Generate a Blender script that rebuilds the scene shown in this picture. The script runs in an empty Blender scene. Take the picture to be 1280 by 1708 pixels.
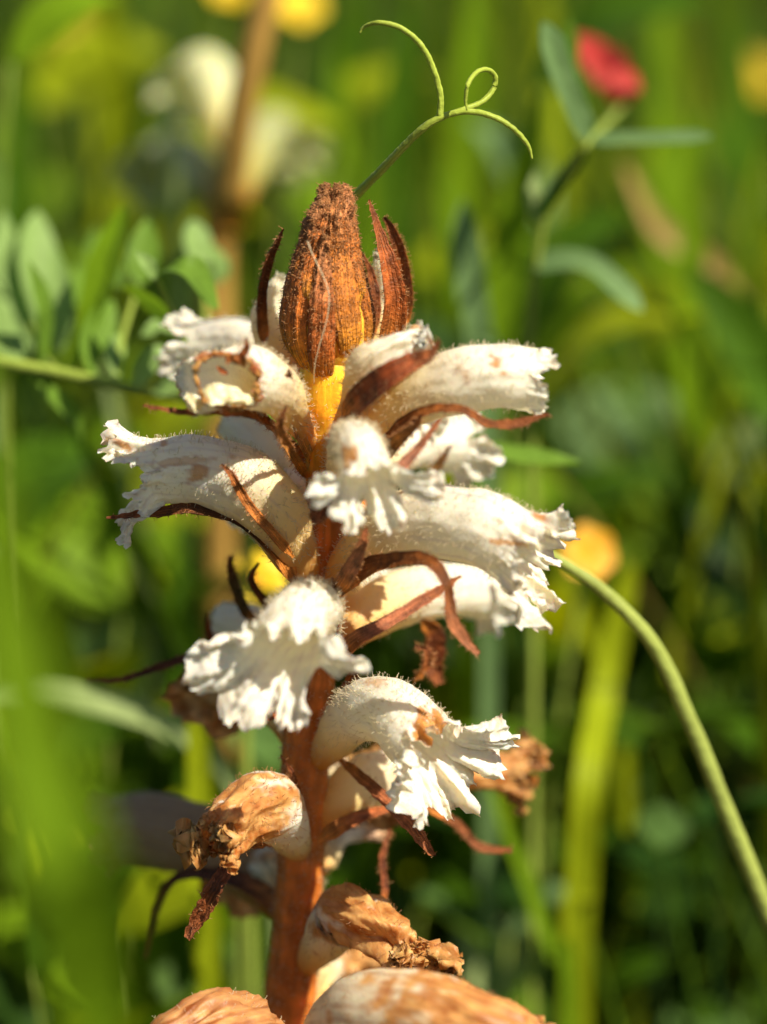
import bpy, math, random
import numpy as np
from mathutils import Vector

# ------------------------------------------------------------------ camera, sky, sun, exposure
scene = bpy.context.scene
PITCH = math.radians(16.0)
DIST = 0.42                      # metres from the lens to the stem
MM = 0.0664e-3                   # metres per photo pixel at the stem
ZC = 0.20                        # height of the picture centre above the ground
FWD = np.array([0.0, math.cos(PITCH), -math.sin(PITCH)])
UPV = np.array([0.0, math.sin(PITCH), math.cos(PITCH)])
RGT = np.array([1.0, 0.0, 0.0])
CAM = np.array([0.0, 0.0, ZC]) - FWD * DIST
FPX = DIST / MM
cam_data = bpy.data.cameras.new('camera')
cam = bpy.data.objects.new('camera', cam_data)
scene.collection.objects.link(cam)
cam.location = CAM.tolist()
cam.rotation_euler = (math.pi / 2 - PITCH, 0, 0)
cam_data.sensor_fit = 'VERTICAL'
cam_data.sensor_height = 24.0
cam_data.lens = 24.0 * FPX / 1708.0
cam_data.clip_start = 0.01
cam_data.clip_end = 200.0
cam_data.dof.use_dof = True
cam_data.dof.focus_distance = 0.413
cam_data.dof.aperture_fstop = cam_data.lens / 12.5
cam_data.dof.aperture_blades = 0
scene.camera = cam

SUN = np.array([0.50, -0.42, 0.76]); SUN /= np.linalg.norm(SUN)
world = bpy.data.worlds.new('World')
scene.world = world
world.use_nodes = True
wn = world.node_tree
bgn = wn.nodes['Background']
sky = wn.nodes.new('ShaderNodeTexSky')
sky.sky_type = 'NISHITA'
sky.sun_disc = False
sky.sun_elevation = math.asin(SUN[2])
sky.sun_rotation = math.atan2(SUN[0], SUN[1])
wn.links.new(sky.outputs[0], bgn.inputs[0])
bgn.inputs[1].default_value = 0.05
sl = bpy.data.lights.new('sun', 'SUN')
sl.energy = 5.0
sl.angle = math.radians(0.55)
sl.color = (1.0, 0.90, 0.74)
sun = bpy.data.objects.new('sun', sl)
scene.collection.objects.link(sun)
sun.rotation_euler = Vector(SUN.tolist()).to_track_quat('Z', 'Y').to_euler()
sun.location = (0.3, -0.2, 1.0)
scene.view_settings.view_transform = 'Standard'
scene.view_settings.look = 'None'
scene.view_settings.exposure = 0.88
scene.view_settings.gamma = 1.0
scene.view_settings.use_curve_mapping = False
scene.cycles.max_bounces = 10
scene.cycles.transmission_bounces = 8
scene.cycles.diffuse_bounces = 5

# ------------------------------------------------------------------ helpers
rng = np.random.default_rng(11)
random.seed(5)
COL = scene.collection

def W(px, py, d):
    """the point on the ray of a photo pixel that lies d mm behind the stem (upright plane)"""
    r = FWD + RGT * ((px - 640.0) / FPX) + UPV * ((854.0 - py) / FPX)
    t = (d * 1e-3 - CAM[1]) / r[1]
    return CAM + r * t

def project(P):
    q = P - CAM
    z = q @ FWD
    return 640 + FPX * (q @ RGT) / z, 854 - FPX * (q @ UPV) / z

def nz(v):
    return v / np.maximum(np.linalg.norm(v, axis=-1, keepdims=True), 1e-12)

def spline(C, n):
    """Catmull-Rom through the rows of C (any number of columns)"""
    C = np.asarray(C, float)
    if len(C) == 2:
        t = np.linspace(0, 1, n)[:, None]
        return C[0] * (1 - t) + C[1] * t
    E = np.vstack([2 * C[0] - C[1], C, 2 * C[-1] - C[-2]])
    L = np.linalg.norm(np.diff(C[:, :3], axis=0), axis=1) ** 0.75 + 1e-9
    k = np.concatenate([[0], np.cumsum(L)]); k /= k[-1]
    t = np.linspace(0, 1, n)
    i = np.clip(np.searchsorted(k, t, side='right') - 1, 0, len(C) - 2)
    f = ((t - k[i]) / (k[i + 1] - k[i]))[:, None]
    p0, p1, p2, p3 = E[i], E[i + 1], E[i + 2], E[i + 3]
    return 0.5 * (2 * p1 + (p2 - p0) * f + (2 * p0 - 5 * p1 + 4 * p2 - p3) * f ** 2 + (3 * p1 - p0 - 3 * p2 + p3) * f ** 3)

def sn(P, size, seed, octaves=3):
    """smooth noise about -1..1 at a feature size in metres"""
    r = np.random.default_rng(seed)
    out = np.zeros(P.shape[:-1]); amp = 1.0; tot = 0
    for o in range(octaves):
        for _ in range(5):
            k = r.normal(size=P.shape[-1]); k *= (2 * math.pi / size) / np.linalg.norm(k) * r.uniform(0.6, 1.3) * 2 ** o
            out = out + amp * np.sin(P @ k + r.uniform(0, 6.28))
        tot += amp * 1.9; amp *= 0.55
    return out / tot

def sm(a, b, x):
    t = np.clip((x - a) / (b - a), 0, 1)
    return t * t * (3 - 2 * t)

def lin(h):
    """sRGB 0..255 -> linear"""
    c = np.array(h, float) / 255
    return np.where(c <= 0.04045, c / 12.92, ((c + 0.055) / 1.055) ** 2.4)

BASE = np.zeros(3)

def mk(name, V, F, mat, parent=None, base=None, col=None, uv=None, smooth=True):
    V = np.asarray(V, float).reshape(-1, 3)
    if base is None: base = BASE
    me = bpy.data.meshes.new(name)
    if isinstance(F, np.ndarray):
        F = F.astype(np.int32); n = F.shape[1]
        me.vertices.add(len(V)); me.loops.add(F.size); me.polygons.add(len(F))
        me.vertices.foreach_set('co', (V - base).astype(np.float32).ravel())
        me.loops.foreach_set('vertex_index', F.ravel())
        me.polygons.foreach_set('loop_start', np.arange(0, F.size, n, dtype=np.int32))
        me.update(calc_edges=True)
    else:
        me.from_pydata((V - base).tolist(), [], F)
    if smooth:
        me.polygons.foreach_set('use_smooth', np.ones(len(me.polygons), bool))
    if col is not None:
        c4 = np.ones((len(V), 4), np.float32); c4[:, :3] = np.asarray(col).reshape(-1, 3)
        ca = me.color_attributes.new('Col', 'FLOAT_COLOR', 'POINT')
        ca.data.foreach_set('color', c4.ravel())
    if uv is not None:
        at = me.attributes.new('fib', 'FLOAT_VECTOR', 'POINT')
        u3 = np.zeros((len(V), 3), np.float32); u3[:, :2] = np.asarray(uv).reshape(-1, 2)
        at.data.foreach_set('vector', u3.ravel())
    me.materials.append(mat)
    me.update()
    o = bpy.data.objects.new(name, me)
    COL.objects.link(o)
    if parent is not None: o.parent = parent
    else: o.location = base.tolist()
    return o

def thing(name, label, cat, base, group=None):
    o = bpy.data.objects.new(name, None)
    o.empty_display_size = 0.01
    COL.objects.link(o)
    o.location = np.asarray(base).tolist()
    tag(o, label, cat, group)
    return o

def tag(o, label, cat, group=None):
    o['label'] = label; o['category'] = cat
    if group: o['group'] = group
    return o

def grid_faces(n, m, wrap=False):
    """quads of an n x m vertex grid (m wraps round if wrap)"""
    i = np.arange(n - 1)[:, None]; mm = m if wrap else m - 1
    j = np.arange(mm)[None, :]; j2 = (j + 1) % m
    return np.stack([i * m + j, i * m + j2, (i + 1) * m + j2, (i + 1) * m + j], -1).reshape(-1, 4)

def frames(C, ref):
    T = nz(np.gradient(C, axis=0))
    ref = np.broadcast_to(np.asarray(ref, float), C.shape)
    N = ref - (ref * T).sum(-1, keepdims=True) * T
    N = nz(N)
    return T, N, np.cross(T, N)

def grid_normals(G):
    du = np.gradient(G, axis=0); dv = np.gradient(G, axis=1)
    return nz(np.cross(du, dv))

# ------------------------------------------------------------------ materials
def nodes_of(name):
    m = bpy.data.materials.new(name); m.use_nodes = True
    nt = m.node_tree; nt.nodes.clear()
    return m, nt, nt.nodes.new, nt.links.new

def tissue(name, color=None, trans=0.3, rough=0.5, spec=0.3, noise_size=0.002, var=0.15, bump=0.1, bump_size=0.0004,
           sss=0.0, sss_scale=0.001, fibre=0.0, fibre_n=30.0, trans_tint=(1, 1, 1), dark=None, fibre_dark=0.45):
    """plant tissue: colour attribute or plain colour, mottled, with fine relief and light passing through it"""
    m, nt, N, L = nodes_of(name)
    out = N('ShaderNodeOutputMaterial')
    p = N('ShaderNodeBsdfPrincipled')
    tc = N('ShaderNodeTexCoord')
    if color is None:
        at = N('ShaderNodeAttribute'); at.attribute_name = 'Col'; csock = at.outputs['Color']
    else:
        rgb = N('ShaderNodeRGB'); rgb.outputs[0].default_value = (*color, 1); csock = rgb.outputs[0]
    no = N('ShaderNodeTexNoise'); no.inputs['Scale'].default_value = 1.0 / noise_size; no.inputs['Detail'].default_value = 6
    no.inputs['Roughness'].default_value = 0.65
    L(tc.outputs['Object'], no.inputs['Vector'])
    mr = N('ShaderNodeMapRange'); mr.inputs[1].default_value = 0.3; mr.inputs[2].default_value = 0.7
    mr.inputs[3].default_value = 1 - var; mr.inputs[4].default_value = 1 + var * 0.6
    L(no.outputs[0], mr.inputs[0])
    mul = N('ShaderNodeVectorMath'); mul.operation = 'SCALE'
    L(csock, mul.inputs[0]); L(mr.outputs[0], mul.inputs['Scale'])
    csock = mul.outputs[0]
    hsock = None
    if fibre > 0:
        fa = N('ShaderNodeAttribute'); fa.attribute_name = 'fib'
        mp = N('ShaderNodeMapping'); mp.inputs['Scale'].default_value = (fibre_n, fibre_n * 0.07, 1)
        L(fa.outputs['Vector'], mp.inputs[0])
        fn = N('ShaderNodeTexNoise'); fn.inputs['Scale'].default_value = 1; fn.inputs['Detail'].default_value = 4
        L(mp.outputs[0], fn.inputs['Vector'])
        fr = N('ShaderNodeMapRange'); fr.inputs[1].default_value = 0.38; fr.inputs[2].default_value = 0.62
        fr.inputs[3].default_value = fibre_dark; fr.inputs[4].default_value = 1.25
        L(fn.outputs[0], fr.inputs[0])
        m2 = N('ShaderNodeVectorMath'); m2.operation = 'SCALE'
        L(csock, m2.inputs[0]); L(fr.outputs[0], m2.inputs['Scale']); csock = m2.outputs[0]
        hsock = fn.outputs[0]
    L(csock, p.inputs['Base Color'])
    p.inputs['Roughness'].default_value = rough
    p.inputs['Specular IOR Level'].default_value = spec
    if sss > 0:
        p.inputs['Subsurface Weight'].default_value = sss
        p.inputs['Subsurface Radius'].default_value = (1.0, 0.55, 0.2)
        p.inputs['Subsurface Scale'].default_value = sss_scale
    bn = N('ShaderNodeTexNoise'); bn.inputs['Scale'].default_value = 1.0 / bump_size; bn.inputs['Detail'].default_value = 3
    L(tc.outputs['Object'], bn.inputs['Vector'])
    bp = N('ShaderNodeBump'); bp.inputs['Strength'].default_value = bump; bp.inputs['Distance'].default_value = bump_size
    L(bn.outputs[0], bp.inputs['Height'])
    last = bp
    if hsock is not None:
        b2 = N('ShaderNodeBump'); b2.inputs['Strength'].default_value = fibre; b2.inputs['Distance'].default_value = 0.0004
        L(hsock, b2.inputs['Height']); L(bp.outputs[0], b2.inputs['Normal']); last = b2
    L(last.outputs[0], p.inputs['Normal'])
    if trans > 0:
        t = N('ShaderNodeBsdfTranslucent')
        tm = N('ShaderNodeVectorMath'); tm.operation = 'MULTIPLY'; tm.inputs[1].default_value = trans_tint
        L(csock, tm.inputs[0]); L(tm.outputs[0], t.inputs['Color']); L(last.outputs[0], t.inputs['Normal'])
        mx = N('ShaderNodeMixShader'); mx.inputs[0].default_value = trans
        L(p.outputs[0], mx.inputs[1]); L(t.outputs[0], mx.inputs[2]); L(mx.outputs[0], out.inputs[0])
    else:
        L(p.outputs[0], out.inputs[0])
    return m

M_PETAL = tissue('petal_tissue', None, trans=0.37, sss=0.35, sss_scale=0.0012, rough=0.42, spec=0.35, noise_size=0.0025, var=0.05, bump=0.22, bump_size=0.00035,
                 trans_tint=(1.0, 0.94, 0.74))
M_WITHER = tissue('withered_petal', None, trans=0.18, rough=0.5, spec=0.3, noise_size=0.0012, var=0.35, bump=0.7, bump_size=0.0007,
                  fibre=0.5, fibre_n=16.0, trans_tint=(1.1, 0.8, 0.5), fibre_dark=0.7)
M_BRACT = tissue('bract_tissue', None, trans=0.16, rough=0.55, spec=0.3, noise_size=0.0009, var=0.35, bump=0.7, bump_size=0.00035,
                 fibre=0.8, fibre_n=9.0, fibre_dark=0.55, trans_tint=(1.3, 0.75, 0.3))
M_STEM = tissue('broomrape_stem', None, trans=0.0, rough=0.5, spec=0.3, noise_size=0.002, var=0.2, bump=0.15, bump_size=0.0005,
                sss=0.7, sss_scale=0.003, fibre=0.2, fibre_n=16.0, fibre_dark=0.75)
M_HAIR = tissue('glandular_hair', (0.80, 0.70, 0.48), trans=0.45, rough=0.3, spec=0.5, var=0.05, bump=0.0)
M_BHAIR = tissue('brown_glandular_hair', (0.55, 0.27, 0.10), trans=0.4, rough=0.3, spec=0.5, var=0.2, bump=0.0)

LEAF = {}
def leaf_mat(key, rgb, trans=0.42, rough=0.45, tint=(1.35, 1.2, 0.2), spec=0.1):
    if key not in LEAF:
        LEAF[key] = tissue('leaf_' + key, rgb, trans=trans, rough=rough, spec=spec, noise_size=0.012, var=0.22, bump=0.25,
                           bump_size=0.0012, trans_tint=tint, fibre=0.2, fibre_n=14.0, fibre_dark=0.85)
    return LEAF[key]

# ------------------------------------------------------------------ generic shapes
def tube_mesh(P, R, sides=12, ref=(0.31, 0.2, 0.93), cap=True, lump=0.0, seed=1):
    P = np.asarray(P, float); R = np.asarray(R, float)
    T, N, B = frames(P, ref)
    a = np.linspace(0, 2 * math.pi, sides, endpoint=False)
    rad = N[:, None] * np.cos(a)[None, :, None] + B[:, None] * np.sin(a)[None, :, None]
    G = P[:, None] + rad * R[:, None, None]
    if lump:
        G = G + rad * (sn(G, R.max() * 2.2, seed) * lump * R[:, None])[..., None]
    uv = np.stack([np.broadcast_to(a / 6.283, (len(P), sides)), np.broadcast_to(np.linspace(0, 1, len(P))[:, None], (len(P), sides))], -1)
    F = grid_faces(len(P), sides, True)
    V = G.reshape(-1, 3)
    return V, F, G, uv.reshape(-1, 2), rad

def stem_obj(name, pts, radii, mat, parent, base, n=40, sides=10, col=None, lump=0.0):
    S = spline(np.column_stack([np.asarray(pts), radii]), n)
    V, F, G, uv, rad = tube_mesh(S[:, :3], np.abs(S[:, 3]), sides, lump=lump)
    # close both ends with a point
    V = np.vstack([V, S[0, :3], S[-1, :3]]); k = len(V)
    FL = F.tolist()
    for j in range(sides):
        j2 = (j + 1) % sides
        FL.append([k - 2, j2, j]); b = (n - 1) * sides; FL.append([k - 1, b + j, b + j2])
    uv = np.vstack([uv, [0, 0], [0, 1]])
    c = None
    if col is not None:
        c = np.repeat(spline_col(col, n), sides, axis=0); c = np.vstack([c, c[0], c[-1]])
    return mk(name, V, FL, mat, parent, base, col=c, uv=uv)

def spline_col(cols, n):
    cols = np.asarray(cols, float); x = np.linspace(0, len(cols) - 1, n)
    return np.stack([np.interp(x, np.arange(len(cols)), cols[:, k]) for k in range(3)], -1)

def sheet(P, Wd, ref, fold=0.0, nu=7, ruffle=0.0, seed=0, twist=0.0):
    """thin leaf along the points P with half widths Wd"""
    T, N, B = frames(P, ref)
    if twist:
        a = np.linspace(0, twist, len(P))[:, None]
        N, B = N * np.cos(a) + B * np.sin(a), B * np.cos(a) - N * np.sin(a)
    s = np.linspace(-1, 1, nu)
    G = P[:, None] + B[:, None] * (s[None, :, None] * Wd[:, None, None])
    G = G + N[:, None] * ((np.abs(s)[None, :, None]) * Wd[:, None, None] * fold)
    if ruffle:
        G = G + N[:, None] * (sn(G, Wd.max() * 2.5, seed, 2) * ruffle * Wd[:, None])[..., None]
    uv = np.stack([np.broadcast_to(s * 0.5 + 0.5, (len(P), nu)), np.broadcast_to(np.linspace(0, 1, len(P))[:, None], (len(P), nu))], -1)
    return G, grid_faces(len(P), nu), uv.reshape(-1, 2)

def leaf_profile(n, kind='ovate'):
    t = np.linspace(0, 1, n)
    if kind == 'obovate': w = np.sin(np.pi * t ** 1.5) ** 0.75
    elif kind == 'blade': w = np.minimum(1, (t * 6 + 0.45)) * (1 - t ** 3.0) ** 0.9
    elif kind == 'linear': w = np.minimum(1, t * 7 + 0.2) * np.minimum(1, (1 - t) * 6) ** 0.6
    else: w = np.sin(np.pi * t ** 0.85) ** 0.85
    return np.maximum(w, 0.02)

def leaf_obj(name, pts, hw, mat, parent, base, ref=(0.2, -0.6, 0.75), kind='ovate', fold=0.25, n=16, nu=7, ruffle=0.08, seed=0, twist=0.0):
    P = spline(np.asarray(pts, float), n)
    G, F, uv = sheet(P, leaf_profile(n, kind) * hw, ref, fold, nu, ruffle, seed, twist)
    return mk(name, G.reshape(-1, 3), F, mat, parent, base, uv=uv)

def hair_mesh(name, Pts, Nrm, length, parent, base, mat, thick=0.000026, gland=0.00006, lean=0.35, seed=0):
    """short glandular hairs: thin three-sided spikes with a bead at the tip"""
    r = np.random.default_rng(seed)
    n = len(Pts)
    if n == 0: return None
    L = (length * r.uniform(0.45, 1.25, n))[:, None]
    D = nz(Nrm + r.normal(size=(n, 3)) * lean)
    A = nz(np.cross(D, r.normal(size=(n, 3)))); B = np.cross(D, A)
    mid = Pts + D * L * 0.55; D2 = nz(D + r.normal(size=(n, 3)) * 0.35)
    tip = mid + D2 * L * 0.45
    V = []
    for k in range(3):
        a = 2.094 * k; d = A * math.cos(a) + B * math.sin(a)
        V += [Pts - D * L * 0.08 + d * thick * 1.5, mid + d * thick, tip + d * thick * 0.7]
    g = (gland * r.uniform(0.5, 1.2, n))[:, None]
    V += [tip + D2 * g * 1.6, tip - D2 * g * 0.6] + [tip + D2 * g * 0.5 + g * (A * math.cos(1.5708 * k) + B * math.sin(1.5708 * k)) for k in range(4)]
    nv = len(V)
    V = np.stack(V, 1).reshape(-1, 3)
    q = []
    for k in range(3):
        a, b = 3 * k, 3 * ((k + 1) % 3)
        q += [(a, b, b + 1), (a, b + 1, a + 1), (a + 1, b + 1, b + 2), (a + 1, b + 2, a + 2)]
    for k in range(4):
        c, d = 11 + k, 11 + (k + 1) % 4
        q += [(9, c, d), (10, d, c)]
    q = np.array(q)
    F = (np.arange(n)[:, None, None] * nv + q[None]).reshape(-1, 3)
    o = mk(name, V, F, mat, parent, base)
    o['kind'] = 'stuff'
    return o

def sample_grid(G, Nn, count, seed, weight=None):
    r = np.random.default_rng(seed)
    n, m = G.shape[:2]
    if weight is None: weight = np.ones((n, m))
    # even by area
    du = np.linalg.norm(np.gradient(G, axis=0), axis=-1); dv = np.linalg.norm(np.gradient(G, axis=1), axis=-1)
    w = (weight * du * dv).ravel(); w = np.maximum(w, 0); w /= w.sum()
    k = r.choice(n * m, size=count, p=w)
    i, j = k // m, k % m
    P = G[i, j] + (G[np.clip(i + 1, 0, n - 1), j] - G[i, j]) * r.uniform(-0.5, 0.5, count)[:, None] + (G[i, (j + 1) % m] - G[i, j]) * r.uniform(0, 0.6, count)[:, None]
    return P, Nn[i, j]

# ------------------------------------------------------------------ the ground
def ground():
    n = 90
    x = np.sign(np.linspace(-1, 1, n)) * np.abs(np.linspace(-1, 1, n)) ** 3 * 60
    X, Y = np.meshgrid(x, x + 0.3, indexing='ij')
    G = np.stack([X, Y, np.zeros_like(X)], -1)
    near = np.exp(-(X ** 2 + Y ** 2) / 4)
    G[..., 2] = sn(G, 0.5, 3) * 0.006 - 0.006
    m, nt, N, L = nodes_of('soil_and_litter')
    out = N('ShaderNodeOutputMaterial'); p = N('ShaderNodeBsdfPrincipled'); tc = N('ShaderNodeTexCoord')
    a = N('ShaderNodeTexNoise'); a.inputs['Scale'].default_value = 60; a.inputs['Detail'].default_value = 8
    L(tc.outputs['Object'], a.inputs['Vector'])
    r = N('ShaderNodeValToRGB'); r.color_ramp.elements[0].color = (0.012, 0.016, 0.005, 1); r.color_ramp.elements[1].color = (0.05, 0.05, 0.02, 1)
    r.color_ramp.elements[0].position = 0.35; r.color_ramp.elements[1].position = 0.7
    L(a.outputs[0], r.inputs[0]); L(r.outputs[0], p.inputs['Base Color']); p.inputs['Roughness'].default_value = 0.95
    b = N('ShaderNodeBump'); b.inputs['Distance'].default_value = 0.004; L(a.outputs[0], b.inputs['Height']); L(b.outputs[0], p.inputs['Normal'])
    L(p.outputs[0], out.inputs[0])
    o = mk('ground', G.reshape(-1, 3), grid_faces(n, n), m)
    o['kind'] = 'structure'
ground()

# ------------------------------------------------------------------ the broomrape
PL_BASE = W(440, 1708, 0); PL_BASE = np.array([PL_BASE[0] - 0.004, 0.0, 0.0])
plant = thing('broomrape_plant', 'white and brown broomrape spike with a rust coloured bud on top', 'flower', PL_BASE)

C_AMBER = lin((232, 150, 36)); C_CREAM = lin((242, 216, 150)); C_WHITE = lin((243, 239, 222)); C_PURP = lin((176, 152, 170))
C_BROWN = lin((188, 116, 46)); C_DKBR = lin((128, 68, 28)); C_RUST = lin((168, 88, 38))

# main stem
stem_px = [(550, 585, 0, 40), (549, 630, -1, 46), (548, 690, -1, 42), (546, 750, -1, 36), (543, 820, 0, 33), (538, 930, 0, 35), (528, 1060, 0, 37), (516, 1180, 0, 39), (507, 1300, 0, 40),
           (502, 1420, 0, 41), (497, 1520, 0, 43), (488, 1620, 0, 44), (478, 1720, 0, 45), (466, 1850, 0, 47)]
pts = [W(x, y, d) for x, y, d, r in stem_px]; rad = [r * MM for *_, r in stem_px]
low = pts[-1]
pts += [low * 0.6 + PL_BASE * 0.4 + np.array([0.001, 0, 0]), PL_BASE + np.array([0, 0, 0.012]), PL_BASE + np.array([0, 0, -0.012])]
rad += [50 * MM, 72 * MM, 55 * MM]
S = spline(np.column_stack([pts[::-1], rad[::-1]]), 220)
V, F, G, uv, rd = tube_mesh(S[:, :3], S[:, 3], 36, ref=(0.1, -1, 0.1), lump=0.05, seed=4)
px, py = project(V)
t1 = sm(1000, 560, py)[:, None]
t2 = sm(840, 640, py)[:, None]
c = lin((190, 106, 40)) * (1 - t1) + lin((226, 138, 34)) * t1
c = c * (1 - t2) + lin((250, 190, 46)) * t2
c = c * (1 + 0.2 * sn(V, 0.004, 9))[:, None]
uv[:, 1] *= 25
stem = mk('stem', V, F, M_STEM, plant, PL_BASE, col=np.clip(c, 0, 1), uv=uv)
Gn = grid_normals(G); Gn = nz(rd)
vis = (project(G)[1] < 1800).astype(float)
Ph, Nh = sample_grid(G, Gn, 2600, 8, vis)
hair_mesh('hair', Ph, Nh, 0.00042, stem, PL_BASE, M_HAIR, seed=3)

DEFAULT_LOBES = [(-30, 36, 45, 35), (30, 36, 45, 35), (-108, 42, 62, 65), (108, 42, 62, 65), (180, 38, 62, 80)]

def lobe_fields(a, lobes, sinus):
    """per direction round the mouth: lobe length and flare, a in degrees"""
    L = np.full_like(a, sinus); num = np.zeros_like(a); den = np.zeros_like(a) + 1e-6
    for a0, hw, ln, fl in lobes:
        da = (a - a0 + 180) % 360 - 180
        x = np.clip(np.abs(da) / hw, 0, 1)
        L = np.maximum(L, sinus + (ln - sinus) * (1 - x ** 2.6) ** 0.55)
        w = np.exp(-(da / (hw * 0.8)) ** 2)
        num += w * fl; den += w
    return L, num / den

def flower(path, dorsal, lobes=None, ruffle=7.0, rk=9, sinus=10, seed=1, na=216, nt=56, nl=30, wither=0.0, wither_from=0.5,
           crumple=0.0, spots=(), hole=None, amber=0.30, purple=0.5, hairs=900, hair_len=0.00055, tint=None, edge_brown=0.32, mat=None, curl=25,
           end_brown=None, name='flower', stripes=0.0):
    lobes = lobes or DEFAULT_LOBES
    r = np.random.default_rng(seed)
    C5 = np.array([[*W(x, y, d), rn * MM, rb * MM] for x, y, d, rn, rb in path])
    S = spline(C5, nt)
    dors = np.asarray(dorsal, float)
    if dors.ndim == 2: dors = spline(dors, nt)
    T, N, B = frames(S[:, :3], dors)
    a = np.linspace(-math.pi, math.pi, na, endpoint=False); ad = np.degrees(a)
    RN = S[:, 3]; RB = S[:, 4]
    dirs = N[:, None] * np.cos(a)[None, :, None] * RN[:, None, None] + B[:, None] * np.sin(a)[None, :, None] * RB[:, None, None]
    G1 = S[:, None, :3] + dirs
    # lobes beyond the mouth
    Lf, fl = lobe_fields(ad, lobes, sinus)
    jag = 0
    for k in (11, 19, 29, 47, 61, 83): jag = jag + np.sin(k * a + 2.0 * np.sin(3 * a + k) + r.uniform(0, 6.28)) / (1 + k / 60)
    Lf = (Lf * (1 + 0.035 * jag) + 1.6 * jag) * MM; Lf = np.maximum(Lf, 2 * MM)
    w = np.linspace(0, 1, nl + 1)[1:]
    radd = nz(dirs[-1]); Te = np.broadcast_to(T[-1], radd.shape)
    slope = nz(np.gradient(G1, axis=0)[-1])
    pos = G1[-1].copy(); G2 = []
    ph = r.uniform(0, 6.28, 4)
    prev = 0
    for wk in w:
        phi = np.radians(fl * sm(0, 0.65, np.array(wk)) + curl * wk ** 3)[:, None]
        d = slope * np.cos(phi) + nz(radd - (radd * slope).sum(-1, keepdims=True) * slope) * np.sin(phi)
        pos = pos + d * (Lf * (wk - prev))[:, None]; prev = wk
        nrm = nz(radd - (radd * slope).sum(-1, keepdims=True) * slope) * np.cos(phi) - slope * np.sin(phi)
        wav = np.sin(rk * a + ph[0] + 1.5 * np.sin(2 * a + ph[1])) + 0.55 * np.sin(rk * 1.9 * a + ph[2] + np.sin(3 * a)) + 0.35 * wk * np.sin(rk * 3.7 * a + ph[3] + np.sin(2 * a)) + 0.22 * wk ** 2 * np.sin(rk * 6.3 * a + 2 * ph[1] + 1.5 * np.sin(4 * a))
        G2.append(pos + nrm * (wav * ruffle * MM * wk ** 1.25 * np.clip(Lf / (45 * MM), 0.15, 1.4))[:, None])
    G = np.concatenate([G1, np.array(G2)], 0)
    n = len(G)
    u = np.concatenate([np.linspace(0, 1, nt), 1 + w])
    Nn = grid_normals(G)
    lw = np.concatenate([np.zeros(nt), w])[:, None]
    G = G + Nn * ((sn(G, 0.0026, seed + 55, 2) * 5.0 * lw + sn(G, 0.0011, seed + 56, 3) * 2.4 * lw ** 0.7) * min(1.0, ruffle / 7) * MM)[..., None]
    Nn = grid_normals(G)
    cen = np.concatenate([S[:, :3], np.repeat(S[-1:, :3], nl, 0)])
    if ((Nn[5] * (G[5] - cen[5][None])).sum() < 0): Nn = -Nn
    # long shallow folds and dents in the tube
    G = G + Nn * (sn(G, 0.006, seed + 5) * 2.4 * MM * sm(0.0, 0.4, u)[:, None])[..., None]
    # fine longitudinal corrugation
    G = G + Nn * ((np.sin(ad * 0.35 + seed) * 0.5 + 0.8 * np.sin(ad * 0.21 + 2 * seed))[None, :] * 0.35 * MM * sm(0.1, 0.5, u)[:, None])[..., None]
    if crumple:
        k = sm(wither_from - 0.15, wither_from + 0.5, u)[:, None]
        st = S[:, :3].mean(0); ax = nz(S[-1, :3] - S[nt // 2, :3]); Q = (G - st) - 0.72 * ((G - st) @ ax)[..., None] * ax
        G = G + Nn * ((0.9 - 2.4 * np.abs(sn(Q, 0.0058, seed + 7, 2))) * crumple * MM * k)[..., None]
        G = G + Nn * ((0.3 - np.abs(sn(Q, 0.0022, seed + 8, 2))) * crumple * 0.75 * MM * k)[..., None]
        crease = sm(0.12, 0.0, np.abs(sn(Q, 0.0022, seed + 8, 2))).ravel()
    # colours
    V = G.reshape(-1, 3)
    U = np.repeat(u, na); A = np.tile(ad, n)
    px, py = project(V)
    t = sm(0.0, amber + 0.12, U)[:, None]; t2 = sm(amber, amber + 0.4, U)[:, None]
    col = C_AMBER * (1 - t) + C_CREAM * t
    col = col * (1 - t2) + C_WHITE * t2
    if purple:
        v = np.zeros(len(V))
        for k, ak in enumerate((-165, -140, -118, -92, -66, -38, -12, 14, 40, 70, 96, 120, 146, 168)):
            wob = ak + 6 * np.sin(U * 4 + k) + r.uniform(-5, 5)
            da = (A - wob + 180) % 360 - 180
            v += np.exp(-(da / 2.6) ** 2) * r.uniform(0.2, 1.0)
        v = np.clip(v, 0, 1) * sm(0.3, 0.6, U) * (0.5 + 0.5 * sn(V, 0.004, seed + 1))
        patch = sm(0.2, 0.9, sn(V, 0.006, seed + 2)) * sm(0.25, 0.5, U) * (0.3 + 0.7 * sm(100, 150, np.abs(A)))
        k = np.clip(v * 0.75 + patch * 0.4, 0, 1)[:, None] * purple
        col = col * (1 - k) + C_PURP * k
    tr = np.repeat(np.concatenate([np.zeros(nt), w]), na)
    eb = np.clip(edge_brown * sm(0.82, 1.0, tr + 0.2 * sn(V, 0.0012, seed + 31)) * sm(-0.2, 0.5, sn(V, 0.004, seed + 30)), 0, 1)[:, None]
    col = col * (1 - eb) + C_BROWN * eb
    if wither:
        wv = np.clip(sm(wither_from - 0.1, wither_from + 0.12, U + 0.16 * sn(V, 0.003, seed + 3)) * wither, 0, 1)[:, None]
        mixc = 0.5 + 0.5 * sn(V, 0.0022, seed + 4)[:, None]
        bc = lin((226, 176, 108)) * mixc + lin((182, 114, 54)) * (1 - mixc)
        if crumple: bc = bc * (1 - 0.35 * crease * (U > 0.3))[:, None]
        if end_brown is not None: bc = bc * np.array(end_brown)
        col = col * (1 - wv) + bc * wv
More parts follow.
